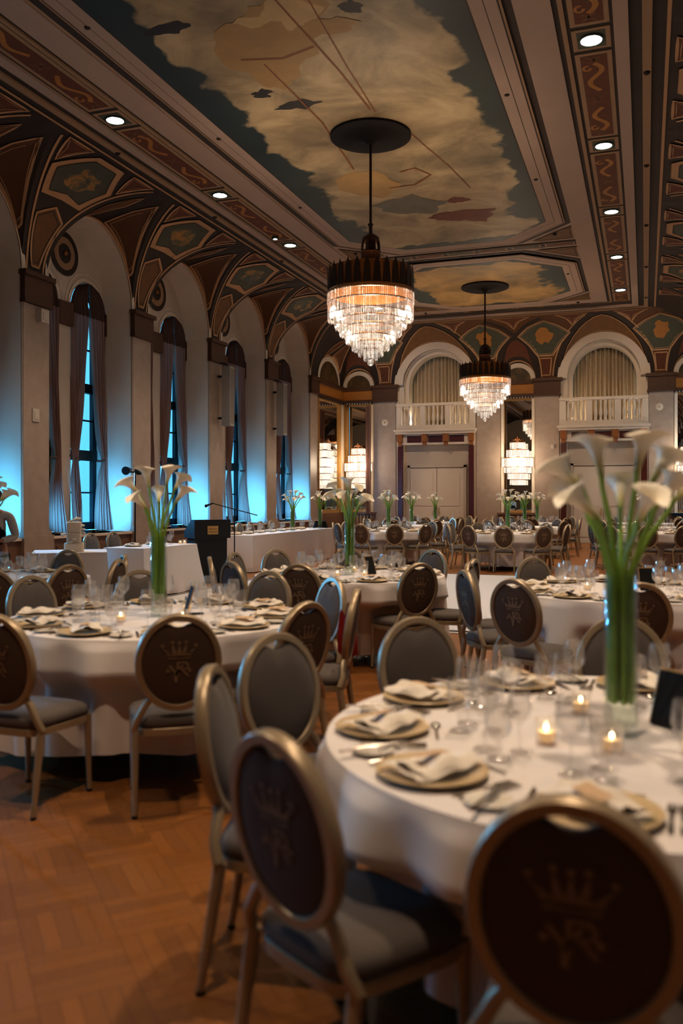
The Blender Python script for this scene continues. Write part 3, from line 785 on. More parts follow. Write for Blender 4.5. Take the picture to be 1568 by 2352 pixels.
    fig(-5.7, 9.6, .3, .12, 'fig_dark'); fig(-3.35, 9.9, .13, .14, 'fig_dark'); fig(-4.95, 12.1, .28, .14, 'fig_dark', .5); fig(-5.3, 11.6, .16, .12, 'fig_dark', .5); fig(-3.75, 9.2, .12, .12, 'fig_dark')
    def fline(p, w=.03): ribbon(mb, Fl, p, w, .007, 'fig_line', 1., .3)
    fline([(-4.15, 9.4), (-4.0, 11.3), (-3.95, 12.6)]); fline([(-3.75, 9.2), (-3.86, 11.2), (-3.9, 12.7)], .02); fline([(-4.9, 10.8), (-4.8, 12.8), (-4.95, 14.8)], .03)
    fline([(-5.15, 10.6), (-4.6, 10.75), (-4.1, 10.6)], .05); fline([(-3.6, 13.6), (-3.3, 15.2), (-3.15, 16.4)], .02); fline([(-4.6, 15.9), (-4.1, 15.9), (-3.7, 15.5), (-3.9, 15.1), (-4.2, 15.2)], .05)
    struct(mb.build('ceiling'))
ceiling()

# ------------------------------------------------------------------ lights of the room
WARM = (1, .77, .55)
def spot(loc, watt, ang, blend=.5, col=WARM, rot=(0, 0, 0), size=.12):
    L = bpy.data.lights.new('spot', 'SPOT'); L.energy = watt; L.spot_size = R(ang); L.spot_blend = blend; L.color = col; L.shadow_soft_size = size
    o = bpy.data.objects.new('spot', L); C.objects.link(o); o.location = loc; o.rotation_euler = rot; return o
def point(loc, watt, col=WARM, size=.1):
    L = bpy.data.lights.new('bulb', 'POINT'); L.energy = watt; L.color = col; L.shadow_soft_size = size
    o = bpy.data.objects.new('bulb', L); C.objects.link(o); o.location = loc; return o
dl_r = MB(); dl_r.use('lamp_rim'); dl_r.lathe([(.16, .0), (.165, -.014), (.135, -.02), (.13, -.004)], 28, cap=False)
dl_l = MB(); dl_l.use('lamp'); dl_l.lathe([(.0, -.012), (.132, -.008)], 28, cap=False)
dl_rm, dl_lm = dl_r.mesh('rim'), dl_l.mesh('lens')
ORD = ['', '', '', 'nearest visible', 'second', 'third', 'fourth', 'fifth']
for s, sd in ((-1, 'left'), (1, 'right')):
    for i, y in enumerate(DLY):
        x = XC + s * 3.615
        if s > 0 or y > 9: spot((x, y, HC - .06), DOWN_W, 100, .8)
        if i < (3 if s > 0 else 3): 
            if y < 9.: continue
        t = thing('ceiling_downlight', 'round white downlight in the %s ceiling band, %s from the camera' % (sd, ['', '', '', 'first', 'second', 'third', 'fourth', 'fifth'][i] or 'hidden'), 'ceiling light', (x, y, HC - .016), 0, 'downlights of the %s ceiling band' % sd)
        link('rim', dl_rm, t); link('lens', dl_lm, t)
for k, (px, py, nm) in enumerate(((-7.98, 18.2, 'nearer'), (-7.98, 22.6, 'farther'))):
    t = thing('ceiling_spotlight', 'small star-shaped spotlight in the left ceiling band, %s of two' % nm, 'ceiling light', (px, py, HC - .016), 0, 'small spotlights')
    a = MB(); a.use('lamp_rim'); a.lathe([(.09, 0), (.09, -.02), (.06, -.05)], 14, cap=False); a.build('rim', t)
    a = MB(); a.use('lamp'); a.lathe([(0, -.035), (.06, -.03)], 14, cap=False); a.build('lens', t)
for k, (pc, a, tc, hw) in enumerate(BAYS_SIDE[1:-1]):            # blue uplights on the window sills
    if k < 3: continue
    for o, e, zt, cone in ((.1, .62, 1.35, 74), (.3, .14, 2.6, 46), (-1.1, .4, 1.3, 74)):
        b = spot((XL - .2, pc + o, SILL + .16), BLUE_W * e, cone, 1., (.08, .50, 1.0), size=.06)
        d = Vector((XL - .45, pc + o + 1.2, zt)) - b.location
        b.rotation_euler = d.to_track_quat('-Z', 'Y').to_euler()
        if cone == 60: continue
        u = MB(); u.use('black'); u.box(-.09, .09, -.06, .06, 0, .07); 
        un = thing('uplight', 'small blue uplight on the %s half of the sill of the %s window bay' % ('far' if o > 0 else 'near', ['', '', '', 'leftmost', 'second', 'third', 'fourth', 'last'][k]), 'uplight', (XL - .2, pc + o, SILL), 0, 'blue uplights on the window sills')
        u.build('housing', un)
        u = MB(); u.use('uplight'); u.box(-.07, .07, -.045, .045, .07, .075); u.build('lens', un)
for pc in (-7.11, -1.33):
    point((pc - .9, YB + .45, 4.4), 9, (1, .9, .72), .05); point((pc + .9, YB + .45, 4.4), 9, (1, .9, .72), .05)
for x in (-8.2, -4.25, -.3):      # added spots without fixtures, brightening the end wall
    b = spot((x, 25.6, HC - .05), WASH_W, 95, .9, (1, .76, .53), size=.12); b.rotation_euler = (Vector((x, YB, 3.6)) - b.location).to_track_quat('-Z', 'Y').to_euler()
for pc in (4.37, 7.94, 11.5, 15.09, 18.66, 22.2, 25.8):     # added blue spots in the bays, standing in for light spilling from windows
    b = spot((XL - .05, pc + .2, 2.0), BEAM_W, 75, 1., (.10, .50, 1.0), size=.1); b.rotation_euler = (Vector((-2.5, pc - 2.5, .7)) - b.location).to_track_quat('-Z', 'Y').to_euler()
w = bpy.data.worlds.new('sky'); SC.world = w; w.use_nodes = True
bg = w.node_tree.nodes['Background']; bg.inputs[0].default_value = (.11, .47, .76, 1); bg.inputs[1].default_value = SKY_W
# ------------------------------------------------------------------ chandeliers
def chandelier():
    t = thing('chandelier', 'x', 'chandelier')     # origin on the ceiling, hanging down
    def part(name, fn, par=t):
        mb = MB(); fn(mb); return mb.build(name, par)
    part('ceiling_rose', lambda m: (m.use('rose'), m.lathe([(.66, -.065), (.66, -.10), (.6, -.125), (.22, -.135), (.2, -.15), (.1, -.17), (.05, -.22)], 40)))
    part('rod', lambda m: (m.use('bronze'), m.lathe([(.022, -.2), (.022, -1.5), (.05, -1.52), (.03, -1.56), (.03, -1.66), (.05, -1.7)], 10)))
    def lantern(m):
        m.use('bronze'); m.lathe([(.06, -1.68), (.14, -1.74), (.15, -1.8), (.1, -1.82)], 12)
        for k in range(8):
            a = k * PI / 4; m.tube([(r * math.cos(a), r * math.sin(a), z) for r, z in ((.12, -1.76), (.145, -1.85), (.15, -1.98))], .016, 5)
        m.lathe([(.08, -1.8), (.08, -1.98)], 10); m.lathe([(.15, -1.95), (.18, -1.98), (.165, -2.0), (.165, -2.12), (.19, -2.14), (.19, -2.2), (.05, -2.24)], 8)
    part('lantern_hub', lantern)
    dr = MB(); dr.use('bronze_lit'); dr.lathe([(.68, -2.26), (.69, -2.6), (.715, -2.64), (.70, -2.68), (.66, -2.68), (.66, -2.3)], 48, cap=False)
    dr.use('bronze')
    for k in range(28):
        a = 2 * PI * k / 28
        for (r, z, w) in ((.70, -2.52, .07), (.705, -2.36, .055), (.70, -2.35, .045)):
            c, s = math.cos(a), math.sin(a)
            L = [(-w, z - .12), (w, z - .12), (w * .8, z + .04), (0, z + .15), (-w * .8, z + .04)]
            dr.poly([(r * c - q * s, r * s + q * c, zz) for q, zz in L])
    part('arms', lambda m: (m.use('bronze'), [m.tube([(.1 * math.cos(a), .1 * math.sin(a), -2.15), (.66 * math.cos(a), .66 * math.sin(a), -2.4)], .015, 5) for a in [k * PI / 3 for k in range(6)]]))
    drum = dr.build('drum', t)
    tiers = [(.70, -2.66, -2.82), (.69, -2.82, -3.08), (.58, -2.98, -3.2), (.5, -3.08, -3.32), (.40, -3.2, -3.44), (.30, -3.34, -3.55), (.2, -3.44, -3.64), (.11, -3.56, -3.72)]
    rnd = random.Random(5)
    for r, z0, z1 in tiers:
        m = MB(); m.use('crystal'); n = max(10, int(2 * PI * r / .034))
        for k in range(n):
            a = 2 * PI * (k + .3 * rnd.random()) / n; w = .012; dz = rnd.uniform(-.02, .02)
            c, s = math.cos(a), math.sin(a)
            q = [(r - .008, -w), (r + .012, 0), (r - .008, w)]
            b = m.pts([(x * c - y * s, x * s + y * c, z) for z in (z0, z1 + dz) for x, y in q] + [(r * c, r * s, z1 + dz - .03)])
            m.face((b, b + 1, b + 4, b + 3)); m.face((b + 1, b + 2, b + 5, b + 4)); m.face((b + 3, b + 4, b + 6)); m.face((b + 4, b + 5, b + 6))
        tr = m.build('crystal_tier', t, sharp=10)
        m = MB(); m.use('bronze_lit'); m.lathe([(r - .02, z0 - .008), (r + .012, z0 - .008), (r + .012, z0 + .01), (r - .02, z0 + .01)], 32, cap=False); m.build('tier_ring', tr)
    part('crystal_ball', lambda m: (m.use('crystal'), m.ball((0, 0, -3.78), .055, 10, 8)))
    return t
ch = chandelier(); ch.location = (XC + .05, 13.5, HC); ch['label'] = 'large bronze and crystal chandelier hanging nearest the camera'; ch['group'] = 'bronze crystal chandeliers'
ch2 = dup(ch, (XC + .05, 24.2, HC), 0, 'crystal chandelier hanging farther back before the back wall')
for y in (13.5, 24.2, 2.8):
    point((XC + .05, y, HC - 2.9), CHAN_W, (1, .82, .62), .12); point((XC + .05, y, HC - 3.3), CHAN_W * .5, (1, .82, .62), .08)
    for q in range(4):  # added up-facing spots above the drum, to brighten the ceiling
        g = PI / 4 + q * PI / 2; b = spot((XC + .05 + .55 * math.cos(g), y + .55 * math.sin(g), HC - 2.2), UP_W / 4, 110, 1., (1, .8, .6), size=.15)
        b.rotation_euler = Vector((math.cos(g), math.sin(g), .85)).to_track_quat('-Z', 'Y').to_euler()

# crystal wall sconces in front of the mirrors
def sconce():
    t = thing('crystal_sconce', 'x', 'wall lamp')
    m = MB(); m.use('bracket')
    for k in range(5):
        a = (k - 2) * .35; m.tube([(0, 0, .62), (.1 * math.sin(a), -.05, .72), (.2 * math.sin(a), -.06, .80 - .06 * abs(k - 2)), (.24 * math.sin(a), -.02, .72)], .02, 6)
    m.box(-.05, .05, 0, .12, -.3, .66); m.build('crown_bracket', t)
    for r, z0, z1 in ((.26, .62, .40), (.38, .36, .12), (.52, .08, -.22), (.46, -.24, -.44), (.34, -.46, -.66), (.26, -.68, -.86)):
        m = MB(); m.use('sconce_crystal'); n = int(PI * 2 * r / .05)
        for k in range(n):
            a = 2 * PI * k / n; c, s = math.cos(a), math.sin(a)
            q = [(r - .006, -.02), (r + .012, 0), (r - .006, .02)]
            b = m.pts([(x * c - y * s, (x * s + y * c) * .42, z) for z in (z0, z1) for x, y in q])
            m.face((b, b + 1, b + 4, b + 3)); m.face((b + 1, b + 2, b + 5, b + 4))
        tr = m.build('crystal_tier', t, sharp=10)
        m = MB(); m.use('bracket'); m.grid(lambda u, v: ((r + .015) * math.cos(2 * PI * u), (r + .015) * .42 * math.sin(2 * PI * u), z0 + .02 * (v - .5)), 24, 1, True); m.build('tier_ring', tr)
        m = MB(); m.use('sconce_core'); m.grid(lambda u, v: (r * .8 * math.cos(2 * PI * u), r * .33 * math.sin(2 * PI * u), z0 + (z1 - z0) * v), 20, 1, True); m.build('light_core', tr)
    return t
sc = sconce(); sc.location = (-4.19, YB - .08, 2.85); sc['label'] = 'bright tiered crystal sconce before the mirror between the two balcony doors'; sc['group'] = 'crystal wall sconces'
dup(sc, (-10.03, YB - .08, 2.75), 0, 'bright tiered crystal sconce before the back wall mirror in the left corner')
dup(sc, (XL + .08, 28.75, 2.85), PI / 2, 'bright tiered crystal sconce before the mirror beside the last left window')
dup(sc, (1.49, YB - .08, 2.85), 0, 'bright tiered crystal sconce partly cut off at the right edge')
for q in ((-4.19, YB - .6, 2.8), (-10.0, YB - .7, 2.8), (1.4, YB - .6, 2.8)): point(q, 70, (1, .8, .58), .25)

# mirrors
def mirror(W, pc, a, label, d=-.28):
    t = thing('wall_mirror', label, 'mirror', group='tall wall mirrors')
    m = MB(); m.use('mirror'); m.poly([W(pc + x, d, z) for x, z in ((-a, 1.0), (a, 1.0), (a, 5.05), (-a, 5.05))]); m.build('glass', t)
    m = MB(); m.use('gold_frame'); w = .11
    for s in (-1, 1):
        x0, x1 = sorted((pc + s * a, pc + s * (a - w))); m.box(x0, x1, d, d + .05, 1.0, 5.05, W); x0, x1 = sorted((pc + s * (a - w * .3), pc + s * (a - w * .6))); m.box(x0, x1, d + .05, d + .08, 1.0, 5.05, W)
    m.box(pc - a, pc + a, d, d + .05, 1.0, 1.1, W); m.box(pc - a, pc + a, d, d + .05, 4.96, 5.05, W); m.build('gilt_frame', t)
mirror(WB, -4.19, .6, 'tall gilt mirror between the two balcony doors')
mirror(WB, -10.03, .6, 'tall gilt mirror on the back wall in the left corner')
mirror(WB, 1.49, .6, 'tall gilt mirror at the right edge of the back wall')
mirror(WL, 29.12, 1.17, 'tall gilt mirror on the left wall beyond the last window', .01)

# ------------------------------------------------------------------ curtains of the windows
def curtain(sgn, seed):
    """one panel, local: x into the room, y along the wall (0 = centre of the light), panel lies on side sgn"""
    rnd = random.Random(seed); ph = rnd.random() * 6
    def edge(z):      # inner and outer edge of the panel as distance from the centre of the light
        top = LZ + LW
        if z > LZ:
            o = math.sqrt(max(0, LW ** 2 - (z - LZ) ** 2)); return .0 + min(.03, o), o + .001
        k = (LZ - z) / (LZ - 2.35)
        if z > 2.35: return .03 + .40 * k ** 1.4, LW + .02 - .01 * k
        k2 = (2.35 - z) / (2.35 - SILL)
        return .43 - .13 * math.sin(min(1, k2 * 1.15) * PI * .5), LW + .01 + .05 * k2
    def fn(u, v):
        z = LZ + LW - .002 - (LZ + LW - SILL - .03) * v
        i, o = edge(z); f = math.exp(-((z - 2.35) / .28) ** 2)
        y = i + (o - i) * u
        dep = (.07 * (1 - .6 * f)) * math.sin(u * 2 * PI * 5 + ph + 1.2 * math.sin(z * .8 + ph)) + .012 * math.sin(u * 40 + z * 2)
        if z > LZ: dep *= .5
        return (.07 + dep + .05 * f + .16 * max(0, (2.35 - z) / 1.56) ** 1.5 * u, sgn * y, z)
    mb = MB(); mb.use('drape'); nu, nv = 60, 44
    b = mb.grid(fn, nu, nv)
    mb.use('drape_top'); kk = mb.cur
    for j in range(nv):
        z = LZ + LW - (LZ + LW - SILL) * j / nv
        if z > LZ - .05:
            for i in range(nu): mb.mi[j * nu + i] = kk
    tie = MB(); tie.use('drape_top'); tie.tube([(.02, sgn * (LW + .03), 2.42), (.14, sgn * .5, 2.36), (.14, sgn * .4, 2.33), (.04, sgn * .36, 2.34)], .02, 6, flat=1.4)
    return mb.mesh('curtain'), tie.mesh('tie_back')
CM = {(s, k): curtain(s, k * 2 + s) for s in (-1, 1) for k in (0, 1)}
WN = {11.513: 'first window bay at the left edge', 15.087: 'second window bay from the left edge', 18.661: 'third window bay from the left edge', 22.235: 'fourth window bay from the left edge', 25.809: 'last window bay before the corner mirror'}
for pc, a, tc, hw in BAYS_SIDE[1:-1]:
    nm = next((v for k, v in WN.items() if abs(k - pc) < .2), None)
    if pc < 10: continue
    for j, o in enumerate(LIGHTS):
        for s in (-1, 1):
            me, ti = CM[(s, j)]
            c = link('curtain', me, None, (XL - .74, pc + o, 0))
            tag(c, '%s drape of the %s arch, %s' % ('left' if s < 0 else 'right', 'near' if o < 0 else 'far', nm), 'curtain', 'tied back window drapes')
            link('tie_back', ti, c)
# added panel standing in for a blue reflection beside the corner mirror
m = MB(); m.use('drape'); m.grid(lambda u, v: (-.05 + .2 * u * (1 - .35 * math.exp(-((v - .9) / .06) ** 2)), .04 * math.sin(u * 22), 4.9 - 3.95 * v), 30, 30)
o = tag(m.build('curtain', None, (-9.62, YB - .3, 0)), 'narrow panel standing in for a blue reflection beside the corner mirror pier', 'curtain')
spot((-9.75, YB - .55, .3), 26, 50, 1., (.1, .5, 1), (PI - .12, 0, 0), .05)  # added blue spot without a fixture, colouring the stand-in panel

# ------------------------------------------------------------------ chairs
TI = R(9); BC = Vector((0, -.225, .722)); E1 = Vector((1, 0, 0)); E2 = Vector((0, -math.sin(TI), math.cos(TI))); EN = Vector((0, -math.cos(TI), -math.sin(TI)))
def BP(x, z, off=0.): return BC + E1 * x + E2 * z + EN * off
def chair_parts():
    P = {}
    m = MB(); m.use('gold_metal'); n = 44                       # oval ring
    prof = [(-.017, -.012), (-.012, -.02), (.012, -.02), (.017, -.012), (.017, .012), (.012, .02), (-.012, .02), (-.017, .012)]
    def rg(u, v):
        a = 2 * PI * u; k = int(round(v * 8)) % 8; dr, do = prof[k]
        return BP((.188 + dr) * math.cos(a), (.222 + dr) * math.sin(a), do)
    m.grid(rg, n, 8, True)
    for s in (-1, 1):
        m.tube([BP(s * .12, -.165, 0), BP(s * .15, -.2, 0), (s * .19, -.195, .455), (s * .208, -.178, .40)], [.017, .018, .018, .019], 8)
    P['back_frame'] = m.mesh('back_frame')
    def rho(a):
        c, s = math.cos(a), math.sin(a); r = 1 / math.sqrt((c / .174) ** 2 + (s / .208) ** 2)
        if s > .5:
            while r * s > .172 + 7.2 * (r * c) ** 2 and r > .1: r -= .001
        return r
    for nm, mt, o0, o1 in (('back_pad', 'grey_fabric', -.012, -.026), ('rear_pad', 'brown_fabric', .012, .012)):
        m = MB(); m.use(mt)
        def fp(u, v):
            a = 2 * PI * u + PI / 2; r = rho(a) * min(1, v * 1.0001)
            if v > .99: off = o0 * .1
            else: off = o0 + o1 * (1 - v ** 4)
            return BP(r * math.cos(a), r * math.sin(a), off)
        vs = [0, .25, .5, .7, .84, .93, .985, 1.]
        m.grid(lambda u, v: fp(u, vs[int(round(v * 7))]), 52, 7, True)
        P[nm] = m.mesh(nm, 60)
    # crest: crown over the two letters
    cr = MB(); cr.use('crest')
    def pl(pts): cr.poly([BP(x, z + .015, .0265) for x, z in pts])
    for k, (bx, tx, tz) in enumerate(((-.045, -.078, .075), (-.022, -.032, .092), (.0, .0, .088), (.022, .032, .092), (.045, .078, .075))):
        pl([(bx - .012, .036), (bx + .012, .036), (tx + .003, tz - .012), (tx - .003, tz - .012)])
        pl([(tx + .009 * math.cos(q), tz + .009 * math.sin(q)) for q in [i * PI / 4 for i in range(8)]])
    pl([(-.058, .026), (.058, .026), (.062, .042), (0, .036), (-.062, .042)])
    pl([(-.052, .01), (.052, .01), (.055, .02), (0, .014), (-.055, .02)])
    def letter(polys, ox, oz, s):
        for q in polys: pl([(ox + x * s, oz + z * s) for x, z in q])
    Rl = [[(0, 0), (.16, 0), (.16, 1), (0, 1)], [(.16, .86), (.5, .86), (.62, 1), (.16, 1)], [(.5, .86), (.66, .7), (.8, .78), (.62, 1)], [(.66, .7), (.62, .58), (.78, .5), (.8, .78)],
          [(.16, .46), (.62, .58), (.78, .5), (.16, .36)], [(.3, .42), (.46, .44), (.86, 0), (.66, 0)]]
    Yl = [[(.0, 1), (.18, 1), (.5, .55), (.4, .42)], [(.9, 1), (.74, 1), (.38, .5), (.5, .42)], [(.36, .5), (.54, .5), (.54, 0), (.36, 0)]]
    letter(Rl, -.012, -.078, .075); letter(Yl, -.052, -.105, .085)
    for x in (-.052, .05): pl([(x, -.06), (x + .012, -.048), (x, -.036), (x - .012, -.048)])
    P['crest'] = cr.mesh('crest')
    # seat
    m = MB(); m.use('grey_fabric')
    def sq(a, w, d0, sc):
        c, s = math.cos(a), math.sin(a); e = .42
        x = abs(c) ** e * math.copysign(1, c); y = abs(s) ** e * math.copysign(1, s)
        return x * (w + .018 * y) * sc, y * d0 * sc
    vs = [(.0, .478), (.45, .477), (.8, .47), (.94, .458), (1., .44), (1., .415), (.95, .404), (0, .404)]
    def fs(u, v):
        k = int(round(v * 7)); sc, z = vs[k]; x, y = sq(2 * PI * u, .208, .205, sc); return (x, y + .005, z)
    m.grid(fs, 40, 7, True); P['seat'] = m.mesh('seat', 50)
    m = MB(); m.use('gold_metal')
    ap = [(.98, .404), (1., .40), (1., .368), (.9, .366), (.9, .404)]
    m.grid(lambda u, v: (lambda s: (s[0], s[1] + .005, ap[int(round(v * 4))][1]))(sq(2 * PI * u, .206, .203, ap[int(round(v * 4))][0])), 40, 4, True)
    P['seat_frame'] = m.mesh('seat_frame')
    def leg(x, y0, y1, x1):
        m = MB(); m.use('gold_metal')
        m.tube([(x, y0, .40), (x + (x1 - x) * .3, y0 + (y1 - y0) * .25, .3), (x1, y1, .012)], [.021, .019, .012], 8)
        m.use('black'); m.lathe([(.014, 0), (.014, .014)], 8, (x1, y1, 0)); return m.mesh('leg')
    P['legs'] = [leg(-.19, .185, .195, -.195), leg(.19, .185, .195, .195), leg(-.2, -.175, -.235, -.205), leg(.2, -.175, -.235, .205)]
    return P
CP = chair_parts()
def make_chair(loc, rz, label, group, crest=True):
    t = thing('banquet_chair', label, 'chair', loc, rz, group)
    for nm in ('seat', 'seat_frame', 'back_frame', 'back_pad'): link(nm, CP[nm], t)
    rp = link('rear_pad', CP['rear_pad'], t); link('crest', CP['crest'], rp)
    for l in CP['legs']: link('leg', l, t)
    return t

# ------------------------------------------------------------------ flowers
def vase_mesh():
    m = MB(); m.use('vase_glass'); m.lathe([(.0, .004), (.05, .004), (.052, .02), (.052, .49), (.049, .495), (.047, .49), (.047, .03), (.0, .022)], 24, cap=False); return m.mesh('flower_vase')
VASE = vase_mesh()
def bloom_mesh(seed):
    rnd = random.Random(seed); m = MB(); m.use('bloom')
    def fn(u, v):
        a = 2 * PI * u; c = math.cos(a); t = v
        r = .009 + .016 * t + .030 * t ** 3
        z = .165 * t * (1 + .10 * c * t) - .03 * t ** 5 * max(0, c) ** 2 - .015 * t ** 6 * (1 - c)
        ox = .026 * t ** 5 * max(0, c) ** 3 + .012 * t ** 4 * c
        return (r * c + ox, r * math.sin(a) * (1 - .25 * max(0, c) ** 2 * t ** 4), z)
    m.grid(fn, 22, 10, True); me = m.mesh('bloom', 80)
    s = MB(); s.use('spadix'); s.tube([(0.004, 0, .03), (.014, 0, .1)], [.006, .004], 6); return me, s.mesh('spadix')
BLOOM = bloom_mesh(1)
# (sideways, depth, height of the bloom base above the table, lean x, lean y)
LILY = [(-.115, .015, .76, -1.0, .1), (-.09, -.06, .67, -1.1, -.3), (-.05, .035, .80, -.15, .1), (.05, .005, .81, .2, -.05), (.035, .115, .70, .3, .9),
        (.085, -.055, .70, .6, -.35), (.115, .055, .78, .7, .3), (.16, .0, .72, 1.1, .0), (.02, -.10, .66, .1, -.9), (-.08, .095, .69, -.5, .8)]
LM = []
OUT = sorted([0, 1, 5, 6, 7, 8, 9], key=lambda k: math.atan2(LILY[k][1], LILY[k][0]))
for k, (x, y, z, lx, ly) in enumerate(LILY):
    m = MB(); m.use('stem')
    if k in OUT: a, q = -PI + .62 + 2 * PI * OUT.index(k) / 7, .0335
    else: a, q = {2: PI - .2, 3: -.5, 4: 1.3}[k], .0125
    ca, sa = math.cos(a), math.sin(a); b1 = (q * ca, q * sa, .50)
    m.tube([(q * ca, q * sa, .10), (q * ca, q * sa, .3), b1, (b1[0] + (x - b1[0]) * .42, b1[1] + (y - b1[1]) * .42, .5 + (z - .5) * .5), (x - lx * .012, y - ly * .012, z - .03), (x, y, z)], [.0095, .0095, .0095, .0085, .0075, .008], 7)
    Zx = Vector((lx, ly, 1)).normalized(); rd = Vector((x, y, 0)); rd = rd.normalized() if rd.length > .02 else Vector((1, 0, 0))
    Xx = (rd - Zx * rd.dot(Zx)).normalized(); Yx = Zx.cross(Xx)
    mx = Matrix((Xx, Yx, Zx)).transposed().to_4x4()
    LM.append((m.mesh('stem'), Matrix.Translation((x, y, z)) @ mx @ Matrix.Scale(.9, 4)))
LNAMES = ['reaching out highest on the left', 'drooping lowest on the left', 'standing tall left of centre', 'standing tall right of centre', 'half hidden in the middle', 'broad and low right of centre', 'raised behind on the right',
          'reaching out at the far right', 'low in front of the stems', 'at the back left of the stems']
def flowers(loc, rz, where, unique=False, n=10, parts=True, sc=1.):
    tag(link('flower_vase', VASE, None, loc, rz), 'clear cylinder vase of calla lilies on %s' % where, 'vase', 'glass flower vases')
    for k in range(n):
        st, mx = LM[k]
        if unique: lb = 'calla lily %s, in vase on %s' % (LNAMES[k], where)
        else: lb = 'white calla lily in the vase on %s' % where
        t = thing('calla_lily', lb, 'flower', loc, rz, 'calla lilies in the vase on ' + where)
        link('stem', st, t); b = link('bloom', BLOOM[0], t); b.matrix_local = mx
        if parts: link('spadix', BLOOM[1], b)

# ------------------------------------------------------------------ tableware
TW = {}
def ware(nm, mats, fn, sharp=38):
    m = MB(); m.use(mats); fn(m); TW[nm] = m.mesh(nm, sharp)
ware('charger_plate', 'charger', lambda m: m.lathe([(0, .004), (.095, .004), (.108, .012), (.147, .018), (.15, .016), (.115, .0), (.0, .0)], 36, cap=False))
ware('bread_plate', 'porcelain', lambda m: m.lathe([(0, .004), (.035, .004), (.061, .011), (.062, .009), (.036, .0), (0, .0)], 28, cap=False))
def nap(m):
    def hgt(u, v): return .008 + .010 * math.sin(PI * u) ** .5 + .007 * math.sin(7 * u + 4 * v) * math.sin(PI * u) + .005 * math.sin(11 * v + 3 * u)
    m.grid(lambda u, v: ((u - .5) * (.15 + .02 * math.sin(5 * v)), (v - .5) * .25, hgt(u, v)), 14, 16)
    m.grid(lambda u, v: ((u - .5) * .11 + .02, (v - .5) * .2 - .015 + .02 * u, hgt(u, v) + .006 + .008 * math.sin(PI * u) * math.sin(PI * v) + .004 * math.sin(9 * v + 5 * u)), 12, 14)
    m.use('card'); m.grid(lambda u, v: (-.04 + .05 * u + .01 * v, -.06 + .11 * v, .034 + .006 * u), 4, 4)
ware('folded_napkin', 'napkin', nap, 50)
def fork(m):
    m.box(-.004, .004, -.1, .04, .0, .003); m.box(-.011, .011, .04, .06, 0, .004)
    for x in (-.009, -.003, .003, .009): m.box(x - .0016, x + .0016, .06, .095, .001, .004)
    m.box(-.006, .006, -.1, -.05, 0, .003)
ware('fork', 'steel', fork)
def knife(m):
    m.box(-.006, .006, -.11, -.01, 0, .005)
    b = m.pts([(-.008, -.01, .001), (.008, -.01, .001), (.008, .09, .001), (-.004, .12, .001), (-.008, -.01, .003), (.008, -.01, .003), (.008, .09, .003), (-.004, .12, .003)])
    for q in ((3, 2, 1, 0), (4, 5, 6, 7), (0, 1, 5, 4), (1, 2, 6, 5), (2, 3, 7, 6), (3, 0, 4, 7)): m.face([b + i for i in q])
ware('table_knife', 'steel', knife)
def spoon(m):
    m.box(-.004, .004, -.1, .04, .0, .003); m.ball((0, .062, .004), .024, 10, 6, (.7, 1, .18))
ware('soup_spoon', 'steel', spoon)
ware('wine_glass', 'glass', lambda m: m.lathe([(0, .003), (.036, .002), (.03, .006), (.005, .012), (.0045, .09), (.012, .1), (.034, .125), (.041, .155), (.038, .19), (.034, .215), (.032, .215), (.036, .19), (.039, .155), (.032, .127), (0, .104)], 18, cap=False))
ware('water_goblet', 'glass', lambda m: m.lathe([(0, .003), (.034, .002), (.028, .007), (.007, .014), (.007, .05), (.03, .07), (.039, .1), (.04, .165), (.038, .165), (.037, .1), (.028, .073), (0, .06)], 18, cap=False))
ware('votive_holder', 'glass', lambda m: m.lathe([(0, .002), (.03, .002), (.034, .07), (.032, .07), (.028, .008), (0, .008)], 16, cap=False))
ware('wax', 'wax', lambda m: m.lathe([(0, .009), (.026, .009), (.027, .035), (0, .034)], 14, cap=False))
ware('flame', 'flame', lambda m: m.ball((0, 0, .045), .0048, 8, 6, (1, 1, 1.7)))
def sgn_(m):
    b = m.pts([(-.06, -.03, 0), (.06, -.03, 0), (.06, .02, .17), (-.06, .02, .17), (-.06, -.022, 0), (.06, -.022, 0), (.06, .028, .17), (-.06, .028, .17)])
    for q in ((3, 2, 1, 0), (4, 5, 6, 7), (0, 1, 5, 4), (1, 2, 6, 5), (2, 3, 7, 6), (3, 0, 4, 7)): m.face([b + i for i in q])
    m.box(-.03, .03, .0, .09, 0, .004)
ware('table_sign', 'black_cloth', sgn_)
def sgn_edge(m):
    for s in (-1, 1): m.tube([(s * .062, -.026, .004), (s * .062, .024, .174)], .004, 5)
    m.tube([(-.062, .024, .174), (.062, .024, .174)], .004, 5)
ware('edge_trim', 'gold_frame', sgn_edge)
ware('butter_dish', 'steel', lambda m: (m.lathe([(0, .0), (.04, .0), (.048, .02), (.044, .02), (.038, .006), (0, .006)], 16, cap=False), m.use('porcelain'), m.box(-.018, .018, -.018, .018, .006, .03)))

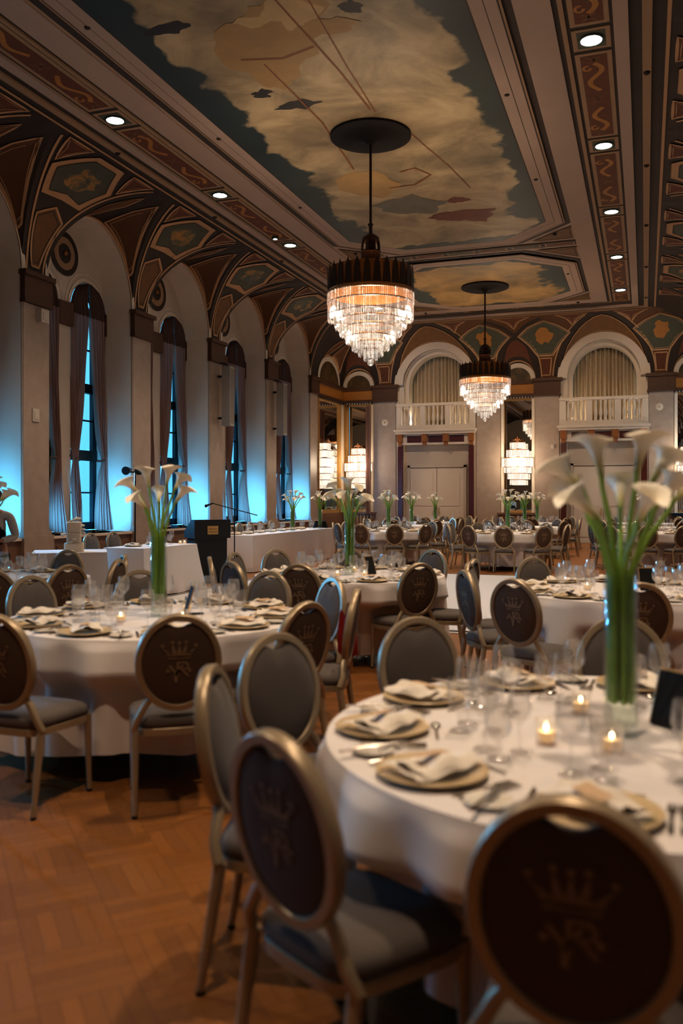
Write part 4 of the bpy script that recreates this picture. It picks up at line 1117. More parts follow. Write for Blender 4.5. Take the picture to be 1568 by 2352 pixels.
# ------------------------------------------------------------------ round tables
TR, TZ = .915, .762
def cloth_mesh(dents, seed):
    """dents: (angle, radius) of chair seats pushed against the hanging cloth"""
    rnd = random.Random(seed); ph = [rnd.random() * 6 for _ in range(4)]; n = 180; m = MB(); m.use('cloth')
    def fn(u, v):
        a = 2 * PI * u
        if v < .3:
            r = TR * v / .3; return (r * math.cos(a), r * math.sin(a), TZ + .004 + .0015 * math.sin(9 * a + ph[0]) * (v / .3))
        h = (v - .3) / .7
        fold = .5 * math.sin(13 * a + ph[0] + .8 * math.sin(3 * a)) + .3 * math.sin(21 * a + ph[1]) + .4 * math.sin(4 * a + ph[2])
        r = TR + .012 + .05 * h + (.085 * h ** .6) * fold
        if h < .06: r = TR + .012 * (h / .06)
        z = TZ + .004 - (TZ - .12 - .03 * math.sin(4 * a + ph[2]) - .012 * fold) * h
        for da, dr in dents:
            d = abs((a - da + PI) % (2 * PI) - PI); hw = math.atan2(.25, dr)
            w = max(0, min(1, (hw + .2 - d) / .2)); w = (w * w * (3 - 2 * w)); k = max(0, min(1, (TZ - .165 - z) / .11)); k = k * k * (3 - 2 * k)
            if d < hw: w = 1
            tr = dr - .05 + .045 * fold
            if r > tr: r = r + (tr - r) * w * k
        return (r * math.cos(a), r * math.sin(a), z)
    m.grid(fn, n, 40, True); return m.mesh('tablecloth', 70)
tb = MB(); tb.use('wood_brown'); tb.lathe([(0, .738), (.89, .738), (.895, .745), (.89, .758), (0, .758)], 40, cap=False); TTOP = tb.mesh('tabletop')
tb = MB(); tb.use('steel'); tb.tube([(.16, 0, .74), (.3, 0, .02)], .014, 6); tb.box(.27, .33, -.02, .02, 0, .02); TLEG = tb.mesh('leg')
SEATW = {}
def round_table(c, name, short, chairs, nset, cand=(), sign=None, det=2, seed=1, set0=None, generic=None):
    """chairs: (angle in the room, distance of the chair back from the table centre, words)"""
    T = thing('round_table', 'round table under white cloth, %s' % name, 'table', (c[0], c[1], 0), 0, 'round banquet tables')
    link('tabletop', TTOP, T)
    if det > 1:
        for k in range(4): l = link('leg', TLEG, T); l.rotation_euler = (0, 0, PI / 4 + k * PI / 2)
    dents = []
    for ch_ in chairs:
        a, r, wd = ch_[:3]; tw = R(ch_[3]) if len(ch_) > 3 else 0.; rs = r - .275
        dents.append((a, rs - .235))
        if generic: lb, gr = generic[0], generic[1]
        else: lb, gr = 'oval-back chair %s at %s' % (wd, short), 'oval-back chairs at ' + short
        bx, by = c[0] + r * math.cos(a), c[1] + r * math.sin(a)
        make_chair((bx - .275 * math.cos(a + tw), by - .275 * math.sin(a + tw), 0), a + tw + PI / 2, lb, gr)
    cl = tag(link('tablecloth', cloth_mesh(dents, seed), None, (c[0], c[1], 0)), 'white floor-length linen cloth over %s' % name, 'tablecloth', 'white round tablecloths')
    zt = TZ + .008
    if set0 is None: set0 = chairs[0][0]
    def put(nm, r, a, side=0., rot=0., label=None, group=None, up=0., cat=None):
        x = c[0] + r * math.cos(a) - side * math.sin(a); y = c[1] + r * math.sin(a) + side * math.cos(a)
        return tag(link(nm, TW[nm], None, (x, y, zt + up), a + PI / 2 + rot), label, cat or nm.replace('_', ' '), group)
    rnd = random.Random(seed * 13)
    for k in range(nset):
        a = set0 + 2 * PI * k / nset; j = lambda s: rnd.uniform(-s, s)
        near = min(chairs, key=lambda q: abs((q[0] - a + PI) % (2 * PI) - PI))
        d = abs((near[0] - a + PI) % (2 * PI) - PI)
        if generic or det < 2: wh = 'on ' + short; shared = True
        else:
            shared = d > .3
            wh = ('before the chair %s at %s' % (near[2], short)) if not shared else 'at the right hand side of ' + short
        def L(x): return '%s %s' % (x, wh)
        def G(x): return '%s %s' % (x, wh if (shared or x in ('forks', 'wine glasses')) else 'on ' + short)
        if det >= 1:
            put('charger_plate', .74, a, 0, 0, L('beige charger plate'), G('charger plates'), cat='plate')
            put('folded_napkin', .74, a, j(.01), j(.7) + .5, L('folded ivory napkin'), G('napkins'), .0185, cat='napkin')
            put('wine_glass', .47 + j(.01), a, -.095 + j(.005), 0, L('taller wine glass'), G('wine glasses'), cat='glass')
            put('water_goblet', .50 + j(.01), a, .0 + j(.01), 0, L('short water goblet'), G('water goblets'), cat='glass')
        else:
            put('wine_glass', .6 + j(.05), a, j(.05), 0, L('stemmed wine glass'), G('wine glasses'), cat='glass')
        if det >= 2:
            q = put('wine_glass', .40 + j(.01), a, -.02 + j(.008), 0, L('smaller wine glass'), G('wine glasses'), cat='glass'); q.scale = (.86, .86, .84)
            b = a + PI / nset
            put('bread_plate', .80, b, 0, 0, L('small bread plate'), G('bread plates'), cat='plate')
            put('table_knife', .80, b, 0, .25 + j(.2), L('butter knife'), G('butter knives'), .016, cat='knife')
            put('fork', .70, a, .161, 0, L('inner dinner fork'), G('forks'), cat='fork'); put('fork', .70, a, .187, 0, L('outer salad fork'), G('forks'), cat='fork')
            put('table_knife', .72, a, -.163, 0, L('table knife'), G('table knives'), cat='knife'); put('soup_spoon', .57, a, 0, PI / 2, L('dessert spoon'), G('dessert spoons'), cat='spoon')
    for k, (r, a, wd) in enumerate(cand):
        x, y = c[0] + r * math.cos(a), c[1] + r * math.sin(a)
        lb = 'lit votive candle %s on %s' % (wd, short) if wd else 'lit votive candle on ' + short
        t = thing('votive_candle', lb, 'candle', (x, y, zt), 0, 'votive candles on ' + short)
        link('glass_holder', TW['votive_holder'], t); w_ = link('wax', TW['wax'], t); link('flame', TW['flame'], w_)
    if sign:
        r, a, rz = sign
        s = tag(link('table_sign', TW['table_sign'], None, (c[0] + r * math.cos(a), c[1] + r * math.sin(a), zt), rz), 'black table sign standing by the flower vase on ' + short, 'sign'); link('edge_trim', TW['edge_trim'], s)
A = lambda d: R(d) + TH
T1 = cw(.867, 2.69); T2 = cw(-1.14, 5.4); T3 = cw(.08, 8.4); T4 = cw(-3.27, 8.0); T5 = cw(2.25, 6.95)
round_table(T1, 'the nearest table at lower right', 'the nearest table',
            [(A(-112), 1.21, 'with big dark crested back'), (A(-147), 1.24, 'turned aslant, dark crested back', 7), (A(174), 1.32, 'edge-on at far left'), (A(144), 1.42, 'grey-fronted, left of the plates', -10),
             (A(112), 1.42, 'grey-fronted, pale gold rim'), (A(72), 1.40, 'grey-fronted behind the vase')], 10,
            [(.27, A(200), 'left of the vase'), (.26, A(-60), 'before the vase'), (.2, A(-115), 'nearest the vase'), (.28, A(100), 'behind the vase')], (.21, A(25), TH - R(60)), 2, 1)
round_table(T2, 'the left middle table', 'the left middle table',
            [(A(-74), 1.37, 'dark crested, front centre'), (A(-111), 1.41, 'cut by left picture edge'), (A(-40), 1.27, 'aslant, crested, right front'), (A(-7), 1.26, 'edge-on at the right'),
             (A(29), 1.26, 'blue-edged at right rear'), (A(62), 1.3, 'pale-framed behind the glasses'), (A(108), 1.33, 'tan-framed left of vase'), (A(145), 1.33, 'shadowed at left rear')], 10,
            [(.3, A(-50), 'right of the vase'), (.3, A(-125), 'left of the vase'), (.27, A(60), 'behind the vase')], (.2, A(30), TH - R(72)), 2, 2)
round_table(T3, 'the middle table before the dance floor', 'the middle table',
            [(A(-111), 1.24, 'dark crested, front left'), (A(-60), 1.19, 'dark crested, front right'), (A(-25), 1.26, 'dark-backed at right'), (A(46), 1.33, 'blue-lit frame, right rear'),
             (A(90), 1.3, 'hidden behind the vase'), (A(130), 1.25, 'shadowed at left rear'), (A(-141), 1.36, 'tinted blue, front left'), (A(160), 1.27, 'brown-backed at left'), (A(-170), 1.36, 'edge-on at left')], 10,
            [(.28, A(-115), 'left of the vase'), (.27, A(-60), 'right of the vase'), (.28, A(80), 'behind the vase')], (.2, A(-10), TH + R(50)), 2, 3)
round_table(T4, 'the far left table', 'the far left table',
            [(A(-39), 1.32, 'dark-backed with handle slot'), (A(-67), 1.4, 'dark-backed at picture edge'), (A(75), 1.35, 'blue-lit at the rear'), (A(24), 1.26, 'edge-on, tinted blue'), (A(-8), 1.29, 'turned away, brown-backed')], 10,
            [(.28, A(-60), 'in front')], None, 2, 4)
round_table(T5, 'the right middle table', 'the right middle table',
            [(A(-136), 1.52, 'dark crested, left front'), (A(193), 1.36, 'edge-on at left'), (A(160), 1.26, 'pale, angled, left rear'), (A(112), 1.26, 'gold-rimmed behind the glasses'),
             (A(-103), 1.36, 'orange-brown beside big vase'), (A(70), 1.33, 'grey-fronted at the rear')], 10,
            [(.28, A(-100), 'in front'), (.27, A(170), 'at left'), (.27, A(-50), 'at right')], (.2, A(0), TH), 2, 5)
FAR = [((-2.81, 18.93), 'the far table beneath the farther chandelier', 1, [-85, -50, -12, 20, 60, 95, 130, 165, -155, -120]),
       ((-5.62, 19.35), 'the far table before the left door', 1, [-100, -68, -34, 24, 55, 88, 120, 155, -165, -132]),
       ((.10, 20.1), 'the far table at the right edge', 1, [-92, -60, -20, 15, 50, 90, 125, 160, -160, -125]),
       ((-6.1, 23.3), 'the second row table before the left door', 0, [-95, -45, 0, 45, 90, 135, 180, -140]),
       ((-3.0, 23.2), 'the second row table beneath the farther chandelier', 0, [-80, -35, 10, 55, 100, 145, -170, -125]),
       ((.0, 24.0), 'the second row table at the right', 0, [-95, -50, -5, 40, 85, 130, 175, -140]),
       ((-6.3, 27.0), 'the last row table before the left door', 0, [-90, -45, 0, 45, 90, 135, 180, -135]),
       ((-3.1, 26.9), 'the last row table between the doors', 0, [-90, -45, 0, 45, 90, 135, 180, -135]),
       ((.0, 27.7), 'the last row table at the right', 0, [-90, -45, 0, 45, 90, 135, 180, -135])]
RP = ['nearest the camera', 'on the right front', 'on the right', 'at right rear', 'behind on the right', 'behind', 'behind on the left', 'on the left rear', 'on the left', 'at left front']
for i, (c, nm, det, angs) in enumerate(FAR):
    chs = [(R(a), 1.36 + .05 * math.sin(i + k * 2), RP[k]) for k, a in enumerate(angs)]
    gen = None if det else ('oval-back banquet chair at ' + nm, 'oval-back chairs at ' + nm)
    round_table(c, nm, nm, chs, 10 if det else 8, [(.3, 1.0 + i, '')], None, det, 10 + i, None, gen)
for k, (c, wh) in enumerate(((T1, 'the nearest table'), (T2, 'the left middle table'), (T3, 'the middle table'), (T4, 'the far left table'), (T5, None))):
    if wh: flowers((c[0], c[1], TZ + .008), TH + (0, .5, 2.1, .9, 0)[k], wh, k == 0, (10, 7, 10, 8, 0)[k])
for i, (c, nm, det, angs) in enumerate(FAR):
    flowers((c[0], c[1], TZ + .008), i * 1.3, nm, False, 10, det > 0)

# ------------------------------------------------------------------ head table, cake table, couple's table
def boxy_cloth(name, label, L, Wd, loc, rz, z=.75, flare=.05):
    m = MB(); m.use('cloth'); per = []
    hx, hy = L / 2, Wd / 2; n = 0
    def side(a, b, k): return [(a[0] + (b[0] - a[0]) * i / k, a[1] + (b[1] - a[1]) * i / k) for i in range(k)]
    P = [(-hx, -hy), (hx, -hy), (hx, hy), (-hx, hy)]
    for i in range(4): per += side(P[i], P[(i + 1) % 4], max(8, int(math.hypot(P[i][0] - P[(i + 1) % 4][0], P[i][1] - P[(i + 1) % 4][1]) / .06)))
    N = len(per)
    def fn(u, v):
        x, y = per[int(round(u * N)) % N]
        if v < .25: k = v / .25; return (x * k, y * k, z + .006)
        h = (v - .25) / .75; q = u * N
        f = flare * h * (1 + .35 * math.sin(q * .55) * h)
        cx = x + math.copysign(f, x) * min(1, max(0, (abs(x) - hx + .12) / .12)); cy = y + math.copysign(f, y) * min(1, max(0, (abs(y) - hy + .12) / .12))
        return (cx, cy, z + .006 - (z - .012) * h)
    m.grid(fn, N, 16, True)
    tb = thing('banquet_table', label[0], 'table', loc, rz)
    a = MB(); a.use('wood_brown'); a.box(-hx + .01, hx - .01, -hy + .01, hy - .01, z - .03, z); a.build('tabletop', tb)
    for sx in (-1, 1):
        for sy in (-1, 1): a = MB(); a.use('steel'); a.tube([(sx * (hx - .1), sy * (hy - .08), z - .03), (sx * (hx - .1), sy * (hy - .08), 0)], .016, 6); a.build('leg', tb)
    return tag(m.build('tablecloth', None, loc, rz, 60), label[1], 'tablecloth')
boxy_cloth('head', ('long head table before the left windows', 'white cloth over the long head table beside the lectern'), 4.9, .76, (-7.9, 18.45, 0), PI / 2)
boxy_cloth('couple', ('small table left of the lectern under white cloth', 'white cloth over the small table left of the lectern'), 1.55, .72, (-7.42, 12.05, 0), PI / 2 - .03, .75, .09)
cr_ = math.atan2(.56, .79)
boxy_cloth('cake', ('cake table under white cloth', 'white cloth over the table carrying the wedding cake'), 1.0, .8, (-7.73, 10.38, 0), cr_, .75, .06)
for k in range(7):
    y = 16.35 + k * .6
    make_chair((-8.62, y, 0), -PI / 2, 'oval-back chair behind the head table, %s from the lectern' % ['first', 'second', 'third', 'fourth', 'fifth', 'sixth', 'last', ''][k], 'oval-back chairs behind the head table')
    for nm, dx, dy, cat, lb in (('charger_plate', -.16, 0, 'plate', 'beige charger plate'), ('folded_napkin', -.16, 0, 'napkin', 'folded ivory napkin'), ('wine_glass', .1, .13, 'glass', 'stemmed wine glass'), ('wine_glass', .02, .22, 'glass', 'second stemmed wine glass'), ('water_goblet', .08, .03, 'glass', 'water goblet')):
        tag(link(nm, TW[nm], None, (-7.9 + dx, y + dy, .759 + (.017 if nm == 'folded_napkin' else 0)), PI / 2), '%s, %s place from the lectern on the head table' % (lb, ['first', 'second', 'third', 'fourth', 'fifth', 'sixth', 'last', ''][k]), cat, nm.replace('_', ' ') + 's on the head table')
flowers((-7.64, 18.42, .759), .4, 'the head table nearer the lectern', False, 10, False); flowers((-7.64, 20.2, .759), 1.9, 'the far end of the head table', False, 10, False)
for k in range(2):
    make_chair((-8.12, 11.75 + .62 * k, 0), -PI / 2, 'grey oval-back chair behind the small clothed table, %s of two' % ('left' if k == 0 else 'right'), "chairs behind the small table")
    for nm, dx, dy, cat, lb in (('charger_plate', -.14, 0, 'plate', 'charger plate'), ('folded_napkin', -.14, 0, 'napkin', 'folded napkin'), ('wine_glass', .1, .14, 'glass', 'stemmed wine glass'), ('water_goblet', .12, .04, 'glass', 'water goblet')):
        tag(link(nm, TW[nm], None, (-7.42 + dx, 11.72 + .62 * k + dy, .759 + (.017 if nm == 'folded_napkin' else 0)), PI / 2), '%s %s on the small table left of the lectern' % ('left' if k == 0 else 'right', lb), cat, nm.replace('_', ' ') + 's on the small table')
for k in range(2):
    t = thing('votive_candle', 'small candle near the right end of the small clothed table, %s one' % ('left' if k == 0 else 'right'), 'candle', (-7.18, 12.52 + k * .14, .759), 0, 'candles on the small table')
    link('glass_holder', TW['votive_holder'], t); w_ = link('wax', TW['wax'], t); link('flame', TW['flame'], w_)
# wedding cake
ck = thing('wedding_cake', 'tiered cream wedding cake with sugar flowers on the left table', 'cake', (-7.62, 10.32, .757), cr_)
for s, z0, z1 in ((.135, 0, .12), (.10, .12, .27), (.10, .272, .42)):
    a = MB(); a.use('icing'); a.grid(lambda u, v: (lambda c, q: (c[0] * q[0], c[1] * q[0], q[1]))(((lambda g: (math.copysign(abs(math.cos(g)) ** .3, math.cos(g)), math.copysign(abs(math.sin(g)) ** .3, math.sin(g))))(2 * PI * u)), [(0, z0), (s, z0), (s, z1 - .01), (s - .01, z1), (0, z1)][int(round(v * 4))]), 40, 4, True); a.build('cake_tier', ck)
rf = random.Random(4)
for k, (x, y, z) in enumerate(((.02, -.02, .44), (.06, -.03, .45), (-.03, 0, .43), (.03, .03, .46), (.11, -.05, .36), (.115, -.05, .31), (.12, -.03, .26), (.0, -.12, .17), (-.04, -.125, .13), (.05, -.12, .1), (-.13, -.03, .24), (-.15, -.03, .23))):
    a = MB(); a.use('sugar')
    for q in range(5):
        g = q * 2 * PI / 5 + k; a.ball((x + .018 * math.cos(g), y + .018 * math.sin(g), z + .004 * q), .02, 7, 5, (1, 1, .7))
    a.build('sugar_flower', ck)
# lectern
lc = thing('lectern', 'black wooden lectern with small brass plaque at the head table end', 'lectern', (-7.45, 13.95, 0), R(49))
a = MB(); a.use('black'); a.box(-.30, .30, -.2, .2, .04, .86); a.box(-.33, .33, -.24, .24, 0, .05); a.build('base', lc)
a = MB(); a.use('black')
b = a.pts([(x, y, z) for x in (-.34, .34) for y, z in ((-.27, .8), (.27, .8), (.27, .92), (-.12, 1.13), (-.27, 1.13))])
a.face(range(b, b + 5)); a.face(range(b + 9, b + 4, -1))
for i in range(5): j = (i + 1) % 5; a.face((b + i, b + j, b + 5 + j, b + 5 + i))
a.build('reading_desk', lc)
a = MB(); a.use('black'); a.box(-.27, .27, -.21, -.2, .12, .74); a.build('front_panel', lc)
a = MB(); a.use('plaque'); a.box(-.1, .1, -.282, -.27, .87, 1.02); pq = a.build('plaque', lc)
def text(s, size, loc, rx, par, mat):
    cu = bpy.data.curves.new('text', 'FONT'); cu.body = s; cu.size = size; cu.align_x = 'CENTER'; cu.extrude = .001
    o = bpy.data.objects.new('tmp', cu); C.objects.link(o); bpy.context.view_layer.update()
    me = bpy.data.meshes.new_from_object(o.evaluated_get(bpy.context.evaluated_depsgraph_get())); bpy.data.objects.remove(o)
    me.materials.clear(); me.materials.append(M[mat]); me.name = 'lettering'
    q = link('lettering', me, par); q.location = loc; q.rotation_euler = (rx, 0, 0); return q
text('Fairmont', .042, (0, -.2835, .955), PI / 2, pq, 'plaque_ink'); text('ROYAL YORK', .028, (0, -.2835, .905), PI / 2, pq, 'plaque_ink')
# microphone on a boom stand behind the lectern
ms = thing('microphone_stand', 'thin boom microphone stand behind the lectern with black microphone', 'microphone', (-7.55, 15.25, 0), 0)
a = MB(); a.use('black'); a.tube([(0, 0, .02), (0, 0, 1.3)], .012, 6); a.build('pole', ms)
a = MB(); a.use('black'); a.lathe([(.14, 0), (.14, .02), (.02, .04)], 16); a.build('base', ms)
a = MB(); a.use('black'); a.tube([(.42, .15, 1.18), (-.42, -.15, 1.42)], .010, 6); a.build('boom_arm', ms)
a = MB(); a.use('black'); a.tube([(-.38, -.14, 1.42), (-.5, -.18, 1.375)], [.014, .02], 8); a.ball((-.52, -.187, 1.365), .032, 10, 8); a.build('microphone', ms)
# black bag with a paper on the head table
bg_ = thing('equipment_bag', 'black bag with a tan paper on the far end of the head table', 'bag', (-7.8, 20.66, .772), .3)
a = MB(); a.use('black_cloth'); a.grid(lambda u, v: (.2 * math.cos(2 * PI * u) * (1 - .3 * v), .14 * math.sin(2 * PI * u) * (1 - .3 * v), .16 * v + .01 * math.sin(u * 19)), 24, 5, True); a.poly([(.14 * math.cos(k * PI / 6), .098 * math.sin(k * PI / 6), .16) for k in range(12)]); a.build('bag_body', bg_)
a = MB(); a.use('card'); a.grid(lambda u, v: (-.2 + .34 * u, -.1 + .18 * v, .185 - .03 * u + .01 * math.sin(6 * u)), 8, 3); a.build('paper', bg_)
# light stand at the second pier
ls = thing('light_stand', 'black tripod light stand with two lamp heads before a window pier', 'lamp', (-9.5, 14.8, 0), .3)
a = MB(); a.use('black'); a.tube([(0, 0, .3), (0, 0, 2.02)], .016, 6); a.tube([(-.12, 0, 2.03), (.12, 0, 2.03)], .016, 6); a.build('pole', ls)
for k in range(3):
    g = k * 2 * PI / 3; a = MB(); a.use('black'); a.tube([(0, 0, .55), (.4 * math.cos(g), .4 * math.sin(g), .01)], .012, 6); a.build('leg', ls)
for s in (-1, 1): a = MB(); a.use('black'); a.tube([(s * .11, .0, 2.07), (s * .13, -.2, 2.05)], [.045, .085], 12); a.build('lamp_head', ls)
# column loudspeakers and fittings on the piers
def column_speaker(py, lb):
    t = thing('wall_mounted_speaker', lb, 'speaker', (XL + .22, py + .1, 0), 0, 'column loudspeakers on the window piers')
    a = MB(); a.use('speaker'); a.box(0, .24, -.13, .13, 3.42, 4.98); a.build('cabinet', t)
    a = MB(); a.use('black')
    for i in range(36): a.box(.24, .243, -.11, .11, 3.5 + i * .04, 3.512 + i * .04)
    a.build('grille', t)
    a = MB(); a.use('black'); a.box(-.16, 0, -.02, .02, 3.6, 3.66); a.box(-.16, 0, -.02, .02, 4.7, 4.76); a.tube([(-.15, -.05, 5.1), (.08, 0, 5.05), (.1, 0, 4.98)], .02, 6); a.build('bracket', t)
column_speaker(PIERS[7], 'grey column loudspeaker on the third window pier'); column_speaker(PIERS[8], 'grey column loudspeaker on the fourth window pier')
def boxfit(nm, lb, cat, W, p, d, z, w, h, t, mat='box_white'):
    a = MB(); a.use(mat); a.box(p - w, p + w, d, d + t, z - h, z + h, W); a.box(p - w * .6, p + w * .6, d + t, d + t + .01, z - h * .6, z + h * .6, W); return tag(a.build(nm), lb, cat)
boxfit('wall_mounted_sensor', 'small white box high on the first window pier', 'sensor', WL, PIERS[5] + .1, .05, 4.9, .11, .12, .12)
boxfit('wall_switch_plate', 'pale switch plates on the first window pier', 'switch', WL, PIERS[5] - .03, .05, 3.05, .09, .12, .02)
boxfit('wall_mounted_thermostat', 'small square thermostat on the pier left of the right door', 'thermostat', WB, -3.0, .08, 3.3, .06, .07, .03)
def sprinkler(p, z, lb):
    a = MB(); a.use('plaster_light'); a.grid(lambda u, v: WB(p + (.12 * v) * math.cos(2 * PI * u), .085 + .02 * (1 - v), z + (.12 * v) * math.sin(2 * PI * u)), 16, 3, True); o = tag(a.build('wall_sprinkler_rosette'), lb, 'sprinkler', 'wall sprinklers')
    b = MB(); b.use('gold_frame'); b.tube([WB(p, .1, z), WB(p, .2, z)], .02, 8); b.build('nozzle', o)
sprinkler(-9.0, 4.3, 'round wall sprinkler on the pier left of the left door'); sprinkler(.45, 4.55, 'round wall sprinkler on the pier right of the right door')
# loudspeaker on a pole and music stand in the right corner
t = thing('speaker_stand', 'black pole stand under the loudspeaker near the right door', 'stand', (.62, 29.7, 0), 0)
a = MB(); a.use('black'); a.tube([(0, 0, .1), (0, 0, 1.5)], .02, 6); a.build('pole', t)
for k in range(3): g = k * 2.094; a = MB(); a.use('black'); a.tube([(0, 0, .6), (.4 * math.cos(g), .4 * math.sin(g), .01)], .014, 6); a.build('leg', t)
t = thing('loudspeaker', 'black loudspeaker on its pole stand near the right door', 'speaker', (.62, 29.7, 1.5), .3)
a = MB(); a.use('black'); b = a.pts([(x * (1 if y < 0 else .7), y, z) for z in (0, .5) for x, y in ((-.17, -.16), (.17, -.16), (.17, .16), (-.17, .16))])
for q in ((3, 2, 1, 0), (4, 5, 6, 7), (0, 1, 5, 4), (1, 2, 6, 5), (2, 3, 7, 6), (3, 0, 4, 7)): a.face([b + i for i in q])
a.build('cabinet', t)
a = MB(); a.use('black_cloth'); a.box(-.15, .15, -.17, -.162, .03, .47); a.build('grille', t)
t = thing('keyboard_stand', 'black keyboard on a folding stand in the far right corner', 'keyboard', (1.25, 29.3, 0), .4)
a = MB(); a.use('black'); a.box(-.55, .55, -.15, .15, .98, 1.06); kb = a.build('keyboard', t)
a = MB(); a.use('porcelain'); a.box(-.5, .5, -.14, -.02, 1.06, 1.068); a.build('keys', kb)
for s in (-1, 1): a = MB(); a.use('black'); a.tube([(s * .35, -.1, .02), (-s * .35, .1, .97)], .018, 6); a.build('leg', t)
# red cloth hanging at a chair
p = cw(.03, 5.62)
a = MB(); a.use('red_cloth'); a.grid(lambda u, v: (.01 * math.sin(u * 9 + v * 4) + .02 * v, (u - .5) * (.10 + .08 * v), .78 - .28 * v - .03 * math.sin(PI * u)), 12, 8)
tag(a.build('red_cloth_bag', None, (p.x, p.y, 0), TH + .9), 'red cloth hanging between two chairs right of the left middle table', 'bag')

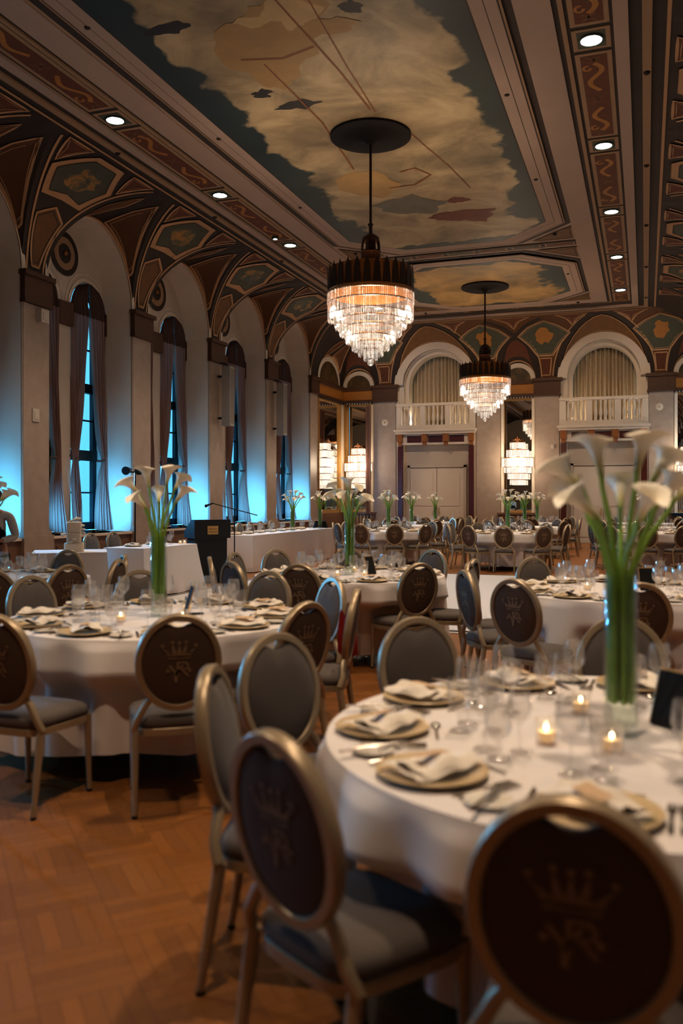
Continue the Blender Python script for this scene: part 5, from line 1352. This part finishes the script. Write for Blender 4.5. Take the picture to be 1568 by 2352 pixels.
# ------------------------------------------------------------------ the server at the left edge
def skinned(name, V, E, rad, mat, parent=None, levels=2, root=0):
    me = bpy.data.meshes.new(name); me.from_pydata(V, E, []); me.update()
    o = link(name, me, parent); sk = o.modifiers.new('skin', 'SKIN'); sk.use_smooth_shade = True
    for i, r in enumerate(rad):
        d = me.skin_vertices[0].data[i]; d.radius = r if isinstance(r, tuple) else (r, r); d.use_root = i == root
    ss = o.modifiers.new('sub', 'SUBSURF'); ss.levels = levels; ss.render_levels = levels
    bpy.context.view_layer.update()
    m2 = bpy.data.meshes.new_from_object(o.evaluated_get(bpy.context.evaluated_depsgraph_get())); o.modifiers.clear(); o.data = m2; bpy.data.meshes.remove(me)
    m2.materials.clear(); m2.materials.append(M[mat]); m2.polygons.foreach_set('use_smooth', [True] * len(m2.polygons)); return o
def server():
    t = thing('person', 'server in grey shirt and black vest holding a cloth at the left edge', 'person', SERVER, TH + PI + .12)
    # local: faces +Y, own left is -X; turned so that the front looks to the camera
    V = [(0, 0, .86), (0, 0, 1.0), (0, .01, 1.18), (0, .01, 1.32), (0, .02, 1.37), (0, .035, 1.43), (0, .04, 1.5), (0, .035, 1.56)]
    rad = [(.13, .10), (.115, .09), (.13, .09), (.09, .065), (.045, .045), (.05, .055), (.07, .085), (.05, .06)]
    E = [(i, i + 1) for i in range(7)]
    def add(pts, rs, par):
        for p, r in zip(pts, rs): V.append(p); rad.append(r); E.append((par, len(V) - 1)); par = len(V) - 1
        return par
    hands = {}
    for s in (-1, 1):
        sh = (s * .165, .0, 1.29); el = (s * .235, -.02, 1.03); wr = (s * .09, .2, .985)
        w = add([sh, ((sh[0] + el[0]) / 2, -.01, 1.16), el, ((el[0] + wr[0]) / 2, .09, 1.0), wr, (s * .055, .235, .985)], [.052, .044, .037, .034, .024, (.035, .018)], 3)
        hands[s] = w
        for k in range(4):
            b = (s * .05 - s * .005 * k, .25 + .004 * k, 1.01 - .017 * k); L = (.07, .078, .072, .056)[k]
            add([b, (b[0] - s * L * .55, b[1] + .016, b[2] - .004), (b[0] - s * L * .95, b[1] - .008, b[2] - .01)], [.0095, .0085, .0075], w)
        add([(s * .06, .225, 1.012), (s * .035, .225, 1.03)], [.0105, .009], w)
        kn = (s * .09, .02, .46); an = (s * .095, -.02, .08)
        add([(s * .085, 0, .8), (s * .09, .01, .65), kn, (s * .092, -.01, .28), an, (s * .1, .1, .035)], [.085, .075, .055, .05, .035, (.035, .025)], 0)
    body = skinned('body', V, E, rad, 'skin', t)
    f = MB(); f.use('skin')
    f.tube([(0, .11, 1.525), (0, .138, 1.49), (0, .118, 1.482)], [.008, .014, .01], 8)
    for s in (-1, 1): f.ball((s * .078, .03, 1.5), .022, 8, 6, (.4, .8, 1.2))
    f.use('porcelain'); [f.ball((s * .03, .108, 1.518), .012, 8, 6) for s in (-1, 1)]; f.use('hair'); [f.ball((s * .03, .117, 1.518), .006, 8, 6) for s in (-1, 1)]
    [f.box(s * .03 - .016, s * .03 + .016, .11, .122, 1.538, 1.544) for s in (-1, 1)]
    f.use('red_cloth'); f.ball((0, .112, 1.455), .02, 10, 6, (1.1, .5, .3)); f.build('face', t)
    h = MB(); h.use('hair'); h.ball((0, .015, 1.545), .098, 16, 10, (.86, 1., .86)); h.ball((0, -.1, 1.53), .045, 10, 8); h.build('hair', t)
    # clothing
    V = [(0, 0, .88), (0, 0, 1.02), (0, .01, 1.19), (0, .012, 1.32)]; rad = [(.145, .112), (.125, .1), (.143, .1), (.085, .065)]; E = [(0, 1), (1, 2), (2, 3)]
    for s in (-1, 1):
        i = len(V); V += [(s * .168, 0, 1.285), (s * .205, -.012, 1.16), (s * .238, -.02, 1.03), (s * .16, .09, 1.005), (s * .115, .165, .99)]; rad += [.062, .058, .052, .046, .04]; E += [(3, i), (i, i + 1), (i + 1, i + 2), (i + 2, i + 3), (i + 3, i + 4)]
    skinned('shirt', V, E, rad, 'grey_shirt', t)
    skinned('vest', [(0, 0, .86), (0, .002, 1.02), (0, .012, 1.16), (0, .02, 1.25)], [(0, 1), (1, 2), (2, 3)], [(.152, .12), (.134, .108), (.135, .108), (.085, .08)], 'black_cloth', t)
    V = [(0, 0, .9)]; rad = [(.15, .115)]; E = []
    for s in (-1, 1):
        i = len(V); V += [(s * .088, 0, .78), (s * .092, .01, .62), (s * .092, .02, .45), (s * .094, -.01, .25), (s * .096, -.02, .07)]; rad += [.1, .088, .072, .062, .056]; E += [(0, i), (i, i + 1), (i + 1, i + 2), (i + 2, i + 3), (i + 3, i + 4)]
    skinned('trousers', V, E, rad, 'black_cloth', t)
    for s in (-1, 1): a = MB(); a.use('black'); a.ball((s * .1, .05, .035), .05, 12, 8, (.9, 2.4, .7)); a.build('shoe', t)
    c = thing('folded_cloth', 'white cloth in the hands of the server', 'cloth', SERVER, TH + PI + .12)
    a = MB(); a.use('cloth'); a.grid(lambda u, v: (-.1 + .2 * u, .27 + .05 * math.sin(PI * v) + .006 * math.sin(u * 12), 1.03 - .09 * v + .01 * math.sin(u * 7)), 14, 8); a.build('cloth', c)
SERVER = tuple(cw(-4.27, 10.7))
server()
SC.view_settings.view_transform = 'Standard'; SC.view_settings.look = 'Medium High Contrast'; SC.view_settings.exposure = EXPO
cy = SC.cycles
cy.max_bounces = 6; cy.diffuse_bounces = 3; cy.glossy_bounces = 3; cy.transmission_bounces = 4; cy.transparent_max_bounces = 16
cy.caustics_reflective = False; cy.caustics_refractive = False; cy.sample_clamp_indirect = 4.; cy.use_denoising = True
cy.use_adaptive_sampling = True; cy.adaptive_threshold = .1; cy.adaptive_min_samples = 16
